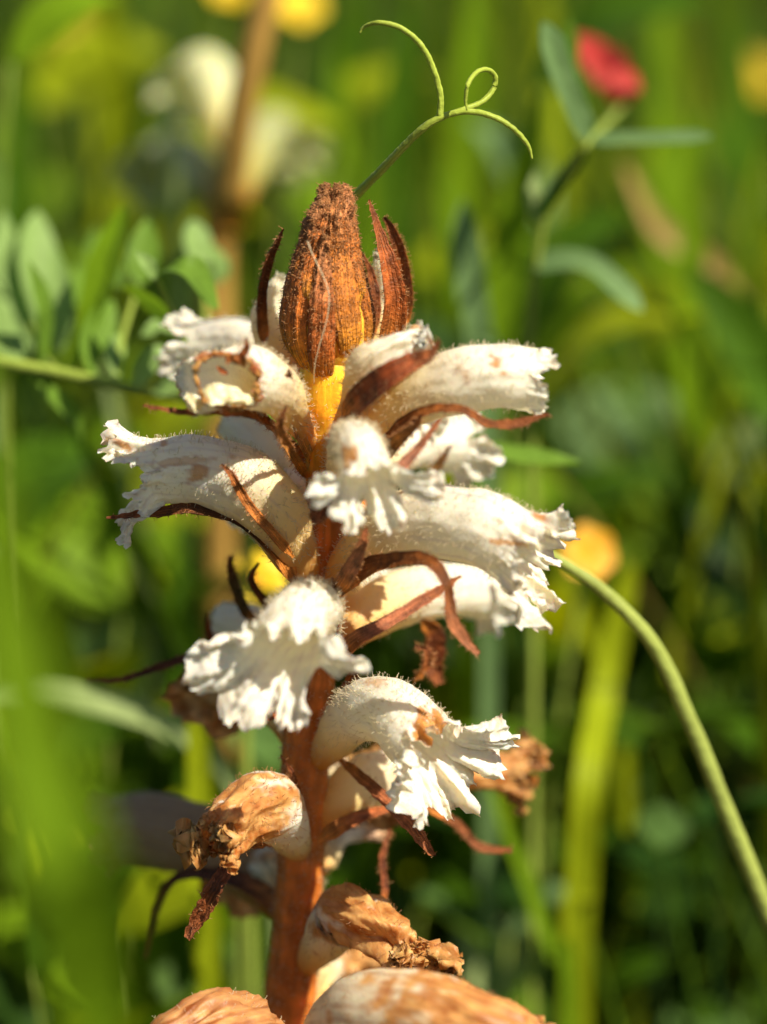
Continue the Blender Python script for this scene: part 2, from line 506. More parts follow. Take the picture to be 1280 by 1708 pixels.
    if stripes:
        v = 0.5 + 0.5 * np.sin(np.radians(A) * 17 + 1.2 * np.sin(np.radians(A) * 5 + seed) + 0.6 * sn(V, 0.006, seed + 41))
        k = (sm(0.45, 0.95, v) * sm(0.15, 0.5, U) * stripes * (0.6 + 0.4 * sn(V, 0.005, seed + 42)))[:, None]
        col = col * (1 - k) + lin((150, 84, 34)) * k
    vd = nz(CAM - V); facing = (Nn.reshape(-1, 3) * vd).sum(-1)
    for sx, sy, rx, ry, ang, st in spots:
        ca, sa = math.cos(math.radians(ang)), math.sin(math.radians(ang))
        qx = ((px - sx) * ca + (py - sy) * sa) / rx; qy = (-(px - sx) * sa + (py - sy) * ca) / ry
        q = np.sqrt(qx ** 2 + qy ** 2) + 0.35 * sn(V, 0.0013, seed + int(sx))
        k = (sm(1.15, 0.6, q) * (facing > -0.1) * st)[:, None]
        ring = sm(0.3, 1.0, q)[:, None]
        bc = lin((206, 150, 84)) * (1 - ring) + lin((168, 96, 36)) * ring
        col = col * (1 - k) + bc * k
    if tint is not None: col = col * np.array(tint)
    F = grid_faces(n, na, True)
    rimcol = None
    if hole is not None:
        hx, hy, hrx, hry, ang = hole
        ca, sa = math.cos(math.radians(ang)), math.sin(math.radians(ang))
        qx = np.abs(((px - hx) * ca + (py - hy) * sa) / hrx); qy = np.abs((-(px - hx) * sa + (py - hy) * ca) / hry)
        q = (qx ** 3 + qy ** 3) ** (1 / 3) + 0.09 * sn(V, 0.002, seed + 77)
        inside = (q < 1) & (facing > 0.0)
        k = (sm(1.34, 1.10, q + 0.10 * sn(V, 0.0012, 5)) * (facing > -0.05))[:, None]
        col = col * (1 - k) + lin((170, 92, 30)) * k
        V = V + (Nn.reshape(-1, 3) * (k * (2.5 + 5.0 * sn(V, 0.0012, 6)[:, None]) * MM))
        F = F[~inside[F].any(1)]
        th = np.arctan2((-(px - hx) * sa + (py - hy) * ca) / hry, ((px - hx) * ca + (py - hy) * sa) / hrx)
        ring = []
        for tk in np.linspace(-math.pi, math.pi, 70, endpoint=False):
            cost = np.abs(q - 1.06) * 3 + np.abs((th - tk + math.pi) % (2 * math.pi) - math.pi) + (facing < 0.02) * 50
            ring.append(V[np.argmin(cost)])
        ring = np.array(ring)
        for _ in range(2): ring = (np.roll(ring, 1, 0) + 2 * ring + np.roll(ring, -1, 0)) / 4
        rimcol = np.vstack([ring, ring[:2]])
    o = mk(name, V, F, mat or (M_WITHER if wither > 0.5 else M_PETAL), plant, PL_BASE, col=np.clip(col, 0, 1),
           uv=np.stack([A / 360 + 0.5, U * 0.7], -1))
    if rimcol is not None:
        Pr = spline(np.column_stack([rimcol, (3.2 + 2.2 * sn(rimcol, 0.002, 9)) * MM]), 240)
        Vr, Fr, Gr, uvr, rr = tube_mesh(Pr[:, :3], np.abs(Pr[:, 3]), 10, lump=0.5, seed=12)
        Gr = Gr + rr * (sn(Gr, 0.0006, 15) * 2.2 * MM)[..., None]; Vr = Gr.reshape(-1, 3)
        mx = (0.5 + 0.5 * sn(Vr, 0.0016, 14))[:, None]
        mk('torn_rim', Vr, Fr, M_BRACT, o, PL_BASE, col=lin((150, 78, 26)) * (1 - mx) + lin((222, 170, 92)) * mx, uv=uvr)
    if hairs:
        wgt = np.ones((n, na)) * sm(0.02, 0.2, u)[:, None] * (1.6 - 1.2 * sm(1.0, 1.6, u)[:, None])
        wgt = wgt * (0.35 + 0.65 * (np.cos(a)[None, :] > -0.3))
        if hole is not None: wgt = wgt * (~inside).reshape(n, na)
        wgt[-8:] = 0
        P, Nv = sample_grid(G, Nn, hairs, seed + 21, wgt)
        hair_mesh('hair', P, Nv, hair_len, o, PL_BASE, M_HAIR if wither < 0.9 else M_BHAIR, seed=seed)
    return o

def bract(path, ref, parent=None, seed=1, cup=0.55, crumple=3.0, color=None, tipcol=None, basecol=None, hairs=160, hair_len=0.00045, nv=64, nu=22, name='bract',
          thick=0.22, twist=0.0, mat=None):
    """dry tapering scale leaf: a thin curved strip with real thickness; path rows are px, py, depth mm, half width px"""
    C4 = np.array([[*W(x, y, d), h * MM] for x, y, d, h in path])
    S = spline(C4, nv)
    T, N, B = frames(S[:, :3], ref)
    if twist:
        q = np.linspace(0, twist, nv)[:, None]
        N, B = N * np.cos(q) + B * np.sin(q), B * np.cos(q) - N * np.sin(q)
    a = np.linspace(0, 2 * math.pi, nu, endpoint=False)
    hw = np.maximum(S[:, 3] * (0.25 + 0.75 * sm(0, 0.16, np.linspace(0, 1, nv))), 0.6 * MM)
    s = np.cos(a); th = np.sin(a)
    X = hw[:, None] * s[None]
    Y = hw[:, None] * thick * th[None] - cup * hw[:, None] * (1 - s[None] ** 2)
    rib = np.cos(s * 9 + seed)[None] * 0.05 * hw[:, None]
    Y = Y + rib
    G = S[:, None, :3] + B[:, None] * X[..., None] + N[:, None] * (Y + cup * 0.5 * hw[:, None])[..., None]
    t = np.linspace(0, 1, nv)
    nn = nz(G - S[:, None, :3])
    G = G + (N[:, None] * sn(G, 0.0035, seed, 3)[..., None] + nn * sn(G, 0.0012, seed + 1, 3)[..., None] * 0.6) * crumple * MM * (0.35 + 0.65 * t)[:, None, None]
    V = G.reshape(-1, 3)
    Tt = np.repeat(t, nu)[:, None]
    c0 = np.array(basecol if basecol is not None else lin((206, 128, 52)))
    c1 = np.array(color if color is not None else C_RUST)
    c2 = np.array(tipcol if tipcol is not None else lin((150, 84, 42)))
    col = c0 * (1 - sm(0.08, 0.4, Tt)) + c1 * sm(0.08, 0.4, Tt)
    col = col * (1 - sm(0.6, 1, Tt)) + c2 * sm(0.6, 1, Tt)
    col = col * (1 + 0.35 * sn(V, 0.0018, seed + 9))[:, None]
    F = grid_faces(nv, nu, True).tolist()
    F.append(list(range(nu))); F.append([(nv - 1) * nu + j for j in range(nu)][::-1])
    uv = np.stack([np.tile(s * 0.5 + 0.5 + (th > 0) * 3, nv), np.repeat(t * 4, nu)], -1)
    o = mk(name, V, F, mat or M_BRACT, parent or plant, PL_BASE, col=np.clip(col, 0, 1), uv=uv)
    if hairs:
        P, Nv = sample_grid(G, nn, hairs, seed + 2, np.repeat((0.25 + t)[:, None], nu, 1))
        hair_mesh('hair', P, Nv, hair_len, parent if parent is not None else o, PL_BASE, M_BHAIR, seed=seed, thick=0.00003, gland=0.00006)
    return o

# ---- the terminal bud
axis = spline(np.array([[*W(548, 655, 0), 20 * MM], [*W(548, 625, 0), 42 * MM], [*W(548, 590, 0), 62 * MM], [*W(546, 540, 0), 70 * MM], [*W(545, 480, 0), 60 * MM],
                        [*W(548, 410, 1), 42 * MM], [*W(553, 355, 1), 25 * MM], [*W(556, 328, 2), 15 * MM], [*W(557, 306, 2), 8 * MM]]), 80)
V, F, G, uv, rd = tube_mesh(axis[:66, :3], axis[:66, 3] * np.where(np.arange(66) > 52, 0.93 - 0.065 * (np.arange(66) - 52), 0.93), 64, ref=(0, -1, 0))
G = G + rd * (sn(G, 0.003, 60) * 3 * MM)[..., None]
V = G.reshape(-1, 3); _, py = project(V)
k = sm(530, 440, py)[:, None]
c = lin((238, 170, 56)) * (1 - k) + lin((150, 72, 28)) * k
k = sm(600, 655, py)[:, None]
c = c * (1 - k) + lin((244, 190, 70)) * k
bud = mk('bud', V, F, M_STEM, plant, PL_BASE, col=np.clip(c * (1 + 0.2 * sn(V, 0.002, 61))[:, None], 0, 1), uv=uv * np.array([1, 2]))

def bud_bract(az, t0, t1, hwdeg, off, seed, tip_out=0.0, dark=1.0, col=None):
    """scale lying on the bud: az in degrees (0 = towards the viewer, + to the right)"""
    nv, nu = 60, 25
    i0, i1 = t0 * 79, t1 * 79
    idx = np.linspace(i0, i1, nv)
    Cx = np.stack([np.interp(idx, np.arange(80), axis[:, k]) for k in range(4)], -1)
    t = np.linspace(0, 1, nv)
    wprof = np.sin(np.pi * np.clip(t * 0.94 + 0.06, 0, 1)) ** 0.6 * (1 - 0.45 * t) + 0.12 * t
    hw = np.radians(hwdeg) * 72 * MM * wprof
    R = Cx[:, 3] + (off * sm(0.0, 0.22, t) - 5 * (1 - sm(0, 0.12, t))) * MM + tip_out * MM * t ** 3
    a = np.linspace(0, 2 * math.pi, nu, endpoint=False); s = np.cos(a); th = np.sin(a)
    ang = np.radians(az) + s[None] * np.minimum(hw / np.maximum(R, 14 * MM), 1.5)[:, None] + 0.05 * np.sin(t * 5 + seed)[:, None]
    edge = 1 + 0.0 * s
    Rr = R[:, None] + (3.2 * th[None] + 2.2 * np.cos(s[None] * 10 + seed) - 8.0 * s[None] ** 4) * MM * (0.5 + 0.5 * wprof[:, None])
    D = np.stack([np.sin(ang), -np.cos(ang), np.zeros_like(ang)], -1)
    G = Cx[:, None, :3] + D * Rr[..., None]
    G = G + D * ((sn(G, 0.0028, seed, 3) * (0.8 + 8.0 * t[:, None] ** 2) + sn(G, 0.0010, seed + 3, 3) * (0.35 + 6.5 * t[:, None] ** 3)) * MM)[..., None]
    G[..., 2] += sn(G, 0.0011, seed + 5) * 5 * MM * t[:, None] ** 3
    V = G.reshape(-1, 3); Tt = np.repeat(t, nu)[:, None]
    cb = lin((238, 162, 54)); cm = lin((150, 70, 30)) if col is None else np.array(col); ct = lin((196, 128, 76))
    c = cb * (1 - sm(0.02, 0.36, Tt)) + cm * sm(0.02, 0.36, Tt)
    c = c * (1 - sm(0.5, 0.95, Tt)) + ct * sm(0.5, 0.95, Tt)
    c = c * (1 + 0.4 * sn(V, 0.0013, seed + 4))[:, None] * dark
    F = grid_faces(nv, nu, True).tolist()
    F.append(list(range(nu))); F.append([(nv - 1) * nu + j for j in range(nu)][::-1])
    uv = np.stack([np.tile(s * 0.9 + (th > 0) * 3, nv), np.repeat(t * 3, nu)], -1)
    o = mk('bract', V, F, M_BRACT, bud, PL_BASE, col=np.clip(c, 0, 1), uv=uv)
    P, Nv = sample_grid(G, D, 620, seed + 2, np.repeat(((0.12 + t ** 1.6))[:, None], nu, 1) * (0.15 + (th > 0))[None])
    hair_mesh('hair', P, Nv, 0.00036, bud, PL_BASE, M_BHAIR, seed=seed, thick=0.00003, gland=0.00006, lean=0.7)
    return o

specs = [  # az, t0, t1, half width deg, lift, tip out
    (-8, 0.03, 0.76, 24, 11, 4), (34, 0.20, 0.93, 27, 7, 2), (-52, 0.14, 0.90, 30, 5, 3), (88, 0.18, 0.95, 30, 5, 3), (-95, 0.16, 0.96, 30, 6, 0),
    (140, 0.26, 0.97, 30, 5, 2), (-145, 0.26, 0.96, 30, 5, 2), (180, 0.22, 0.94, 28, 8, 3), (10, 0.38, 0.99, 15, 3, -4), (-30, 0.46, 0.95, 15, 7, 3),
    (62, 0.45, 0.88, 16, 8, 5), (-72, 0.5, 1.0, 17, 7, -3), (115, 0.5, 1.0, 20, 7, 0), (-120, 0.5, 0.98, 20, 7, 0), (30, 0.55, 1.0, 14, 6, -2)]
for k, (az, a0, a1, hw, off, tip) in enumerate(specs):
    bud_bract(az, a0, a1, hw, off, 300 + 11 * k, tip, col=lin((184 + (k * 37) % 26, 100 + (k * 17) % 20, 42)))
# free scales and half-hidden young corollas either side of the bud
bract([(446, 590, 9, 8), (437, 545, 9, 11), (437, 490, 8, 9), (448, 435, 7, 9), (462, 405, 6, 6), (473, 382, 5, 1.5)], (0.5, -0.8, 0), seed=41, color=C_DKBR, crumple=1.5)
bract([(640, 600, 2, 16), (652, 555, 0, 22), (658, 500, -1, 20), (648, 440, -1, 15), (632, 385, 0, 8), (616, 333, 1, 2)], (0.35, -0.9, 0), seed=42, crumple=2.0, hairs=320)
bract([(665, 560, 9, 10), (678, 505, 9, 13), (672, 440, 9, 13), (655, 385, 9, 9), (641, 362, 9, 3)], (-0.3, -0.9, 0), seed=43, color=lin((150, 78, 26)), crumple=1.5, hairs=260)
bract([(610, 580, 4, 8), (626, 520, 5, 10), (620, 460, 6, 7), (606, 425, 6, 2)], (0.3, -0.9, 0), seed=44, color=C_DKBR, crumple=1.5)

YOUNG = [(-30, 50, 22, -15), (30, 50, 22, -15), (110, 45, 22, -15), (-110, 45, 22, -15), (180, 40, 22, -15)]
flower([(548, 640, 4, 24, 24), (500, 610, 8, 34, 34), (462, 570, 11, 36, 34), (452, 520, 12, 30, 28), (465, 478, 12, 18, 18)], (-1, -0.2, 0.2), YOUNG, seed=51, ruffle=2, hairs=250, tint=(1, 0.97, 0.85), amber=0.45)
flower([(555, 640, 4, 24, 24), (605, 600, 7, 36, 34), (640, 550, 9, 36, 34), (650, 490, 10, 28, 26), (638, 440, 10, 16, 16)], (1, -0.2, 0.2), YOUNG, seed=52, ruffle=2, hairs=250, tint=(1, 0.97, 0.85), amber=0.45)

UP = (0, -0.12, 1)
# ---- F2: left flower with the gnawed hole
flower([(534, 765, 0, 10, 10), (497, 704, -5, 22, 24), (462, 652, -10, 42, 42), (415, 628, -14, 50, 46), (368, 632, -16, 48, 46), (335, 640, -17, 46, 44)],
       (0.1, -0.25, 1), [(-30, 40, 14, -20), (30, 40, 14, -20), (-105, 45, 16, -10), (105, 45, 24, 40), (180, 42, 18, 5)], seed=2, ruffle=3, sinus=5, amber=0.42,
       hole=(376, 636, 49, 37, 6), edge_brown=0.9, spots=[(330, 620, 14, 34, 20, 0.8)], hairs=900, purple=0.3)
bract([(535, 810, 3, 8), (480, 738, -2, 12), (430, 694, -11, 13), (370, 686, -16, 9), (300, 688, -17, 6), (240, 675, -17, 1.5)], (0.1, -0.75, 0.6), seed=61, crumple=3, basecol=lin((230, 150, 60)), color=lin((160, 92, 40)))
bract([(532, 790, 0, 8), (500, 722, -6, 10), (488, 664, -11, 8), (482, 618, -14.5, 3)], (0.3, -0.9, 0.2), seed=62, color=lin((226, 178, 112)), basecol=lin((236, 170, 60)), crumple=2, name='calyx_tooth')
bract([(515, 800, 0, 8), (482, 748, -10, 8), (466, 712, -16, 7), (478, 676, -17, 1.5)], (0.2, -0.9, 0.2), seed=63, basecol=lin((236, 165, 60)), color=lin((200, 136, 66)), crumple=2, name='calyx_tooth', hairs=300)
# curled brown scraps at the rim of the hole
bract([(408, 612, -19, 4), (404, 596, -20, 7), (412, 580, -20, 5), (411, 562, -20, 3)], (0, -1, 0.1), seed=64, crumple=3, hairs=20, name='torn_scrap')
bract([(404, 606, -19, 5), (390, 598, -19, 8), (376, 600, -19, 4)], (0, -1, 0.3), seed=65, crumple=4, hairs=20, name='torn_scrap', color=lin((190, 110, 40)))
bract([(362, 610, -17, 2), (370, 618, -17, 5), (380, 624, -17, 2)], (0, -1, 0.3), seed=66, crumple=2, hairs=0, name='torn_scrap')
CR = lin((244, 232, 186))
bract([(336, 668, -18, 8), (352, 660, -19, 16), (378, 658, -18.5, 15), (404, 664, -18, 9), (420, 672, -17, 3)], (0, -0.9, 0.5), seed=67, crumple=7, hairs=0, name='inner_lip', color=CR, basecol=CR, tipcol=CR, mat=M_PETAL, thick=0.6)
bract([(312, 655, -17, 5), (322, 672, -18, 11), (336, 682, -18, 10), (352, 678, -18, 4)], (0, -0.9, 0.5), seed=68, crumple=5, hairs=0, name='inner_lip', color=CR, basecol=CR, tipcol=CR, mat=M_PETAL, thick=0.6)
# ---- F3: flower behind, upper left
flower([(545, 660, 6, 22, 22), (480, 610, 16, 36, 36), (410, 575, 22, 44, 42), (345, 575, 25, 44, 42)], UP,
       [(-28, 30, 62, 12), (28, 34, 55, 14), (-105, 40, 70, 22), (105, 40, 60, 40), (180, 38, 75, 22)], seed=3, ruffle=5, hairs=300, purple=0.7)
# ---- F5: right flower
flower([(560, 775, -1, 22, 22), (600, 722, -5, 32, 30), (670, 672, -9, 44, 40), (750, 640, -12, 52, 46), (830, 628, -13, 52, 48), (872, 632, -13, 50, 48)],
       (0.05, -0.15, 1), [(-26, 34, 34, -5), (30, 28, 46, 18), (104, 42, 40, 8), (-104, 42, 45, 30), (180, 40, 40, 10)], seed=4, ruffle=6,
       spots=[(826, 606, 8, 16, -20, 1.0), (842, 624, 10, 5, 0, 0.8), (775, 625, 7, 26, -25, 0.5), (860, 596, 5, 4, 0, 0.6)], hairs=900, amber=0.44, purple=0.12)
bract([(575, 830, -4, 12), (618, 770, -9, 18), (670, 710, -14, 16), (720, 684, -17, 10), (770, 684, -18, 8), (815, 706, -18, 8), (862, 708, -18, 9), (915, 690, -18, 3)], (0.05, -0.6, 0.8), seed=71,
      color=lin((142, 80, 30)), crumple=2)
bract([(610, 800, -8, 12), (650, 748, -13, 12), (690, 712, -17, 6), (705, 690, -18, 1.5)], (0.1, -0.9, 0.3), seed=72, color=lin((196, 132, 66)), crumple=2, name='calyx_tooth', hairs=260)
# ---- F4: torn young flower with the broad rusty bract, upper right
flower([(560, 730, -4, 13, 13), (590, 676, -9, 24, 24), (615, 625, -12, 40, 34), (655, 592, -13, 34, 30), (690, 575, -13, 26, 24)], (-0.2, -0.2, 1),
       [(-30, 40, 28, 25), (30, 40, 34, -25), (-105, 45, 22, 20), (105, 45, 24, -15), (180, 42, 26, 0)], seed=5, ruffle=5, amber=0.52, edge_brown=0.9,
       spots=[(690, 540, 10, 10, 0, 0.9), (630, 560, 30, 4, -35, 0.8)], hairs=400, purple=0.0, crumple=5, wither_from=0.45)
bract([(568, 700, -10, 12), (594, 672, -16, 22), (640, 632, -20, 21), (688, 604, -20, 15), (718, 592, -20, 9), (733, 566, -20, 3)], (-0.35, -0.85, 0.3), seed=73, crumple=2.5, hairs=300, cup=0.4,
      basecol=lin((204, 130, 56)), color=lin((142, 66, 28)))
# ---- F6: flower behind, right
flower([(560, 830, 4, 22, 22), (620, 780, 12, 32, 32), (690, 742, 18, 42, 40), (750, 738, 22, 46, 44)], UP,
       [(-28, 34, 40, 20), (28, 34, 40, 20), (-105, 40, 60, 55), (105, 40, 62, 45), (180, 38, 62, 40)], seed=6, hairs=300, ruffle=8, purple=0.6)
bract([(590, 870, 4, 12), (650, 800, 8, 12), (700, 745, 12, 7), (740, 690, 14, 2)], (0, -1, 0.2), seed=74, color=lin((150, 96, 70)), crumple=2)
bract([(690, 830, 16, 8), (722, 790, 16, 9), (752, 742, 15, 2)], (0, -1, 0.2), seed=75, color=lin((160, 120, 62)), crumple=2, name='calyx_tooth')
# ---- F7: small front flower facing the viewer
flower([(560, 810, -1, 14, 14), (570, 760, -11, 25, 24), (585, 732, -18, 31, 31), (602, 750, -23, 35, 37), (612, 784, -25, 36, 42)],
       (0.25, -1.0, 0.65), [(-22, 30, 30, 12), (24, 30, 26, 8), (-92, 34, 98, 58), (92, 26, 74, 72), (150, 26, 78, 22), (-156, 28, 88, 26)], seed=7, ruffle=9, rk=9, hairs=1300,
       spots=[(585, 756, 17, 14, 20, 1.0), (579, 772, 6, 14, 5, 0.9), (623, 793, 5, 5, 0, 1.0), (640, 793, 4, 4, 0, 0.7), (578, 824, 8, 8, 0, 0.95), (560, 735, 6, 14, 25, 0.4)],
       purple=0.15, sinus=12, amber=0.12, hair_len=0.0006)
bract([(545, 800, -13, 14), (538, 832, -17, 20), (530, 858, -19, 15), (522, 866, -20, 9)], (0, -1, 0.1), seed=76, color=lin((110, 52, 22)), crumple=2, hairs=140)
# ---- F8: big shaded left flower
flower([(528, 990, 1, 16, 16), (498, 932, -2, 38, 34), (462, 862, -5, 54, 50), (405, 808, -6, 62, 56), (330, 784, -6, 58, 54), (280, 784, -6, 54, 52)],
       (0.15, -0.15, 1), [(-28, 38, 98, 8), (28, 36, 105, 12), (-104, 34, 62, 42), (104, 38, 70, 45), (180, 38, 122, 52)], seed=8, ruffle=8, sinus=12,
       spots=[(205, 742, 22, 7, 30, 0.9), (272, 740, 7, 6, 0, 0.7), (300, 770, 60, 8, -5, 0.5), (330, 790, 20, 14, -30, 0.8), (384, 760, 6, 6, 0, 0.5)], hairs=1100, purple=1.0, amber=0.44)
bract([(500, 990, -5, 14), (462, 918, -6, 20), (400, 868, -7, 15), (330, 850, -8, 12), (250, 856, -8, 9), (178, 865, -8, 2)], (0.15, -0.6, 0.75), seed=81, color=lin((104, 60, 26)), crumple=3)
bract([(490, 930, -8, 10), (452, 886, -9.5, 8), (412, 838, -10.5, 8), (388, 795, -11, 6), (370, 774, -11, 1.5)], (0.1, -0.95, 0.2), seed=82, color=lin((200, 122, 56)), crumple=2, name='calyx_tooth')
# flower tip seen between, behind the shaded flower
flower([(530, 900, 6, 22, 22), (480, 800, 14, 34, 34), (430, 735, 18, 36, 36), (395, 712, 20, 30, 30)], (-0.2, -0.1, 1), YOUNG, seed=83, hairs=120, ruffle=3, purple=0.7)
# ---- F9: big right flower
flower([(535, 1005, 1, 16, 16), (584, 940, -3, 34, 34), (645, 888, -9, 54, 50), (720, 870, -13, 60, 54), (800, 880, -16, 62, 56), (842, 902, -17, 62, 58)],
       (0.12, -0.25, 1), [(-30, 34, 82, 12), (26, 34, 62, -12), (100, 40, 66, 6), (-100, 40, 95, 35), (150, 32, 128, 16), (-156, 30, 120, 14)], seed=9, ruffle=10, rk=10,
       spots=[(900, 862, 16, 7, 30, 0.9), (845, 905, 34, 6, 5, 0.85), (832, 868, 5, 5, 0, 0.5)], hairs=1300, purple=0.75, amber=0.40, edge_brown=0.25)
bract([(552, 1010, -8, 14), (590, 958, -13, 18), (650, 936, -18, 13), (712, 935, -22, 11), (744, 972, -24, 9), (752, 1030, -24, 10), (774, 1066, -24, 8), (797, 1092, -24, 3)], (0.3, -0.8, 0.4), seed=91,
      color=lin((130, 72, 26)), tipcol=lin((190, 120, 80)), crumple=3, hairs=220)
bract([(560, 990, -12, 15), (588, 940, -16, 13), (604, 905, -18, 8), (612, 880, -18, 2)], (0.2, -0.95, 0.1), seed=92, color=lin((186, 120, 80)), crumple=2, name='calyx_tooth')
# ---- F10: lower right, mostly behind F9
flower([(530, 1115, 1, 14, 14), (580, 1052, 1, 36, 36), (650, 1004, 6, 48, 46), (730, 985, 14, 48, 46), (800, 985, 20, 46, 44)], (0.1, -0.1, 1),
       [(-28, 34, 50, 20), (28, 34, 50, 20), (-105, 40, 66, 40), (105, 40, 70, 30), (180, 38, 76, 35)], seed=10, ruffle=8, hairs=400, purple=0.5, amber=0.28)
bract([(545, 1120, -6, 16), (590, 1070, -5, 14), (650, 1036, -2, 11), (725, 990, 2, 9), (770, 960, 4, 3)], (0.2, -0.7, 0.6), seed=93, color=lin((168, 100, 66)), crumple=2)
bract([(548, 1100, -12, 12), (556, 1040, -15, 9), (561, 1000, -16, 5), (554, 962, -17, 1.5)], (0.1, -1, 0), seed=94, color=lin((168, 84, 36)), crumple=3, hairs=260, name='calyx_tooth')
bract([(700, 1030, 8, 8), (726, 1060, 10, 17), (722, 1105, 10, 17), (732, 1142, 10, 8)], (0.2, -0.9, 0), seed=95, color=lin((112, 54, 20)), crumple=5, hairs=120)
bract([(690, 1140, 2, 4), (712, 1108, 2, 7), (714, 1086, 2, 7), (692, 1078, 2, 3)], (0.2, -0.9, 0), seed=96, color=lin((150, 84, 40)), crumple=4, hairs=120)
# ---- F11: left front flower facing the viewer
flower([(532, 1095, -1, 14, 14), (540, 1048, -9, 30, 30), (526, 1012, -17, 42, 42), (500, 1030, -23, 50, 50), (480, 1072, -27, 52, 60)],
       (-0.35, -1.0, 0.65), [(-24, 34, 52, 6), (30, 36, 60, 14), (98, 36, 124, 58), (-92, 32, 104, 64), (146, 32, 126, 20), (-166, 28, 118, 8)], seed=12, ruffle=12, rk=8, hairs=1600,
       purple=0.6, sinus=14, amber=0.14, hair_len=0.00062)
# ---- F12: flower behind on the left
flower([(520, 1140, 4, 24, 24), (470, 1080, 12, 34, 34), (420, 1045, 16, 38, 36), (385, 1040, 18, 36, 34)], UP, YOUNG, seed=13, hairs=200, ruffle=3, edge_brown=0.8, purple=0.6)
bract([(505, 1150, 2, 12), (430, 1100, 6, 12), (340, 1094, 8, 10), (250, 1118, 8, 7), (190, 1136, 8, 5), (142, 1134, 8, 1.5)], (0.1, -0.6, 0.8), seed=101, color=lin((100, 54, 24)), crumple=3)
bract([(370, 1085, 8, 5), (350, 1060, 8, 6), (346, 1022, 8, 1.5)], (0, -1, 0), seed=102, color=C_DKBR, crumple=1.5, hairs=60)
bract([(485, 1040, 4, 12), (440, 1000, 4, 8), (420, 965, 4, 5), (432, 938, 4, 1.5)], (0, -1, 0), seed=103, color=C_DKBR, crumple=1.5, hairs=80)
bract([(440, 1060, 9, 8), (405, 1010, 9, 9), (388, 960, 9, 8), (384, 928, 9, 3)], (0, -1, 0), seed=104, color=lin((84, 66, 26)), crumple=2, hairs=200)
bract([(500, 1180, -4, 10), (440, 1195, -8, 9), (405, 1198, -10, 8), (372, 1212, -11, 2)], (0, -1, 0.4), seed=105, color=lin((158, 84, 42)), crumple=3, hairs=60)
# ---- F13: right front flower with the brown patch
flower([(522, 1280, 0, 16, 16), (562, 1230, -4, 36, 36), (606, 1184, -10, 50, 48), (658, 1192, -15, 56, 54), (700, 1232, -18, 56, 58)],
       (0.5, -0.55, 0.75), [(-30, 30, 44, -12), (28, 30, 44, -12), (98, 40, 92, 34), (-92, 44, 124, 60), (148, 36, 112, 24), (-148, 36, 116, 36)], seed=14, ruffle=13, rk=10, hairs=1000,
       spots=[(716, 1216, 32, 44, -25, 1.0), (625, 1138, 22, 8, 0, 0.6), (725, 1300, 8, 8, 0, 0.7)], purple=0.5, amber=0.26, sinus=34)
bract([(560, 1200, -4, 8), (578, 1150, -6, 10), (592, 1122, -7, 8), (603, 1100, -7, 2)], (0, -1, 0), seed=111, color=lin((176, 96, 42)), crumple=2, hairs=80)
bract([(560, 1260, -3, 8), (640, 1330, -9, 11), (690, 1382, -14, 12), (712, 1412, -15, 8), (727, 1428, -15, 2)], (0.3, -0.9, 0.1), seed=112, color=lin((170, 100, 62)), crumple=4, hairs=60)
bract([(700, 1340, 4, 7), (760, 1372, 6, 8), (800, 1412, 7, 8), (855, 1418, 7, 4)], (0.1, -0.9, 0.4), seed=113, color=lin((146, 86, 50)), crumple=2, hairs=60)
# ---- F14: flower behind with withered tip to the right
flower([(520, 1400, 1, 14, 14), (562, 1346, 0, 36, 34), (604, 1310, 3, 52, 46), (690, 1294, 10, 44, 42), (770, 1292, 15, 38, 38), (822, 1292, 17, 34, 36)], (0.1, -0.1, 1),
       [(-28, 36, 90, 28), (28, 36, 90, 15), (-105, 40, 40, 20), (105, 40, 60, 10), (180, 38, 85, 30)], seed=15, wither=1.0, wither_from=0.62, crumple=7, hairs=250, ruffle=9, amber=0.18, mat=M_PETAL)
bract([(530, 1405, -6, 16), (580, 1372, -5, 13), (635, 1352, -2, 8), (680, 1345, 2, 2)], (0.2, -0.6, 0.7), seed=121, color=lin((170, 92, 46)), crumple=2)
# ---- F15: left withering flower
flower([(505, 1430, 0, 16, 16), (480, 1388, -5, 40, 38), (450, 1346, -11, 58, 54), (412, 1354, -15, 50, 50), (376, 1388, -18, 38, 40)], (-0.3, -0.7, 0.8),
       [(-28, 34, 34, -30), (28, 34, 30, -28), (100, 36, 60, 25), (-100, 36, 62, 22), (180, 36, 40, -35)], seed=16, wither=1.0, wither_from=0.64, crumple=9, hairs=600, ruffle=9, amber=0.15, mat=M_PETAL, purple=0.4)
bract([(465, 1405, -5, 10), (400, 1420, -16, 12), (366, 1470, -20, 13), (338, 1520, -20, 14), (310, 1564, -20, 6)], (-0.3, -0.9, 0), seed=131, color=lin((128, 70, 38)), crumple=5, hairs=60)
bract([(508, 1420, -3, 8), (506, 1360, -8, 6), (492, 1300, -9, 5), (468, 1258, -9, 1.5)], (0, -1, 0), seed=132, color=lin((170, 88, 36)), crumple=2, hairs=120, name='calyx_tooth')
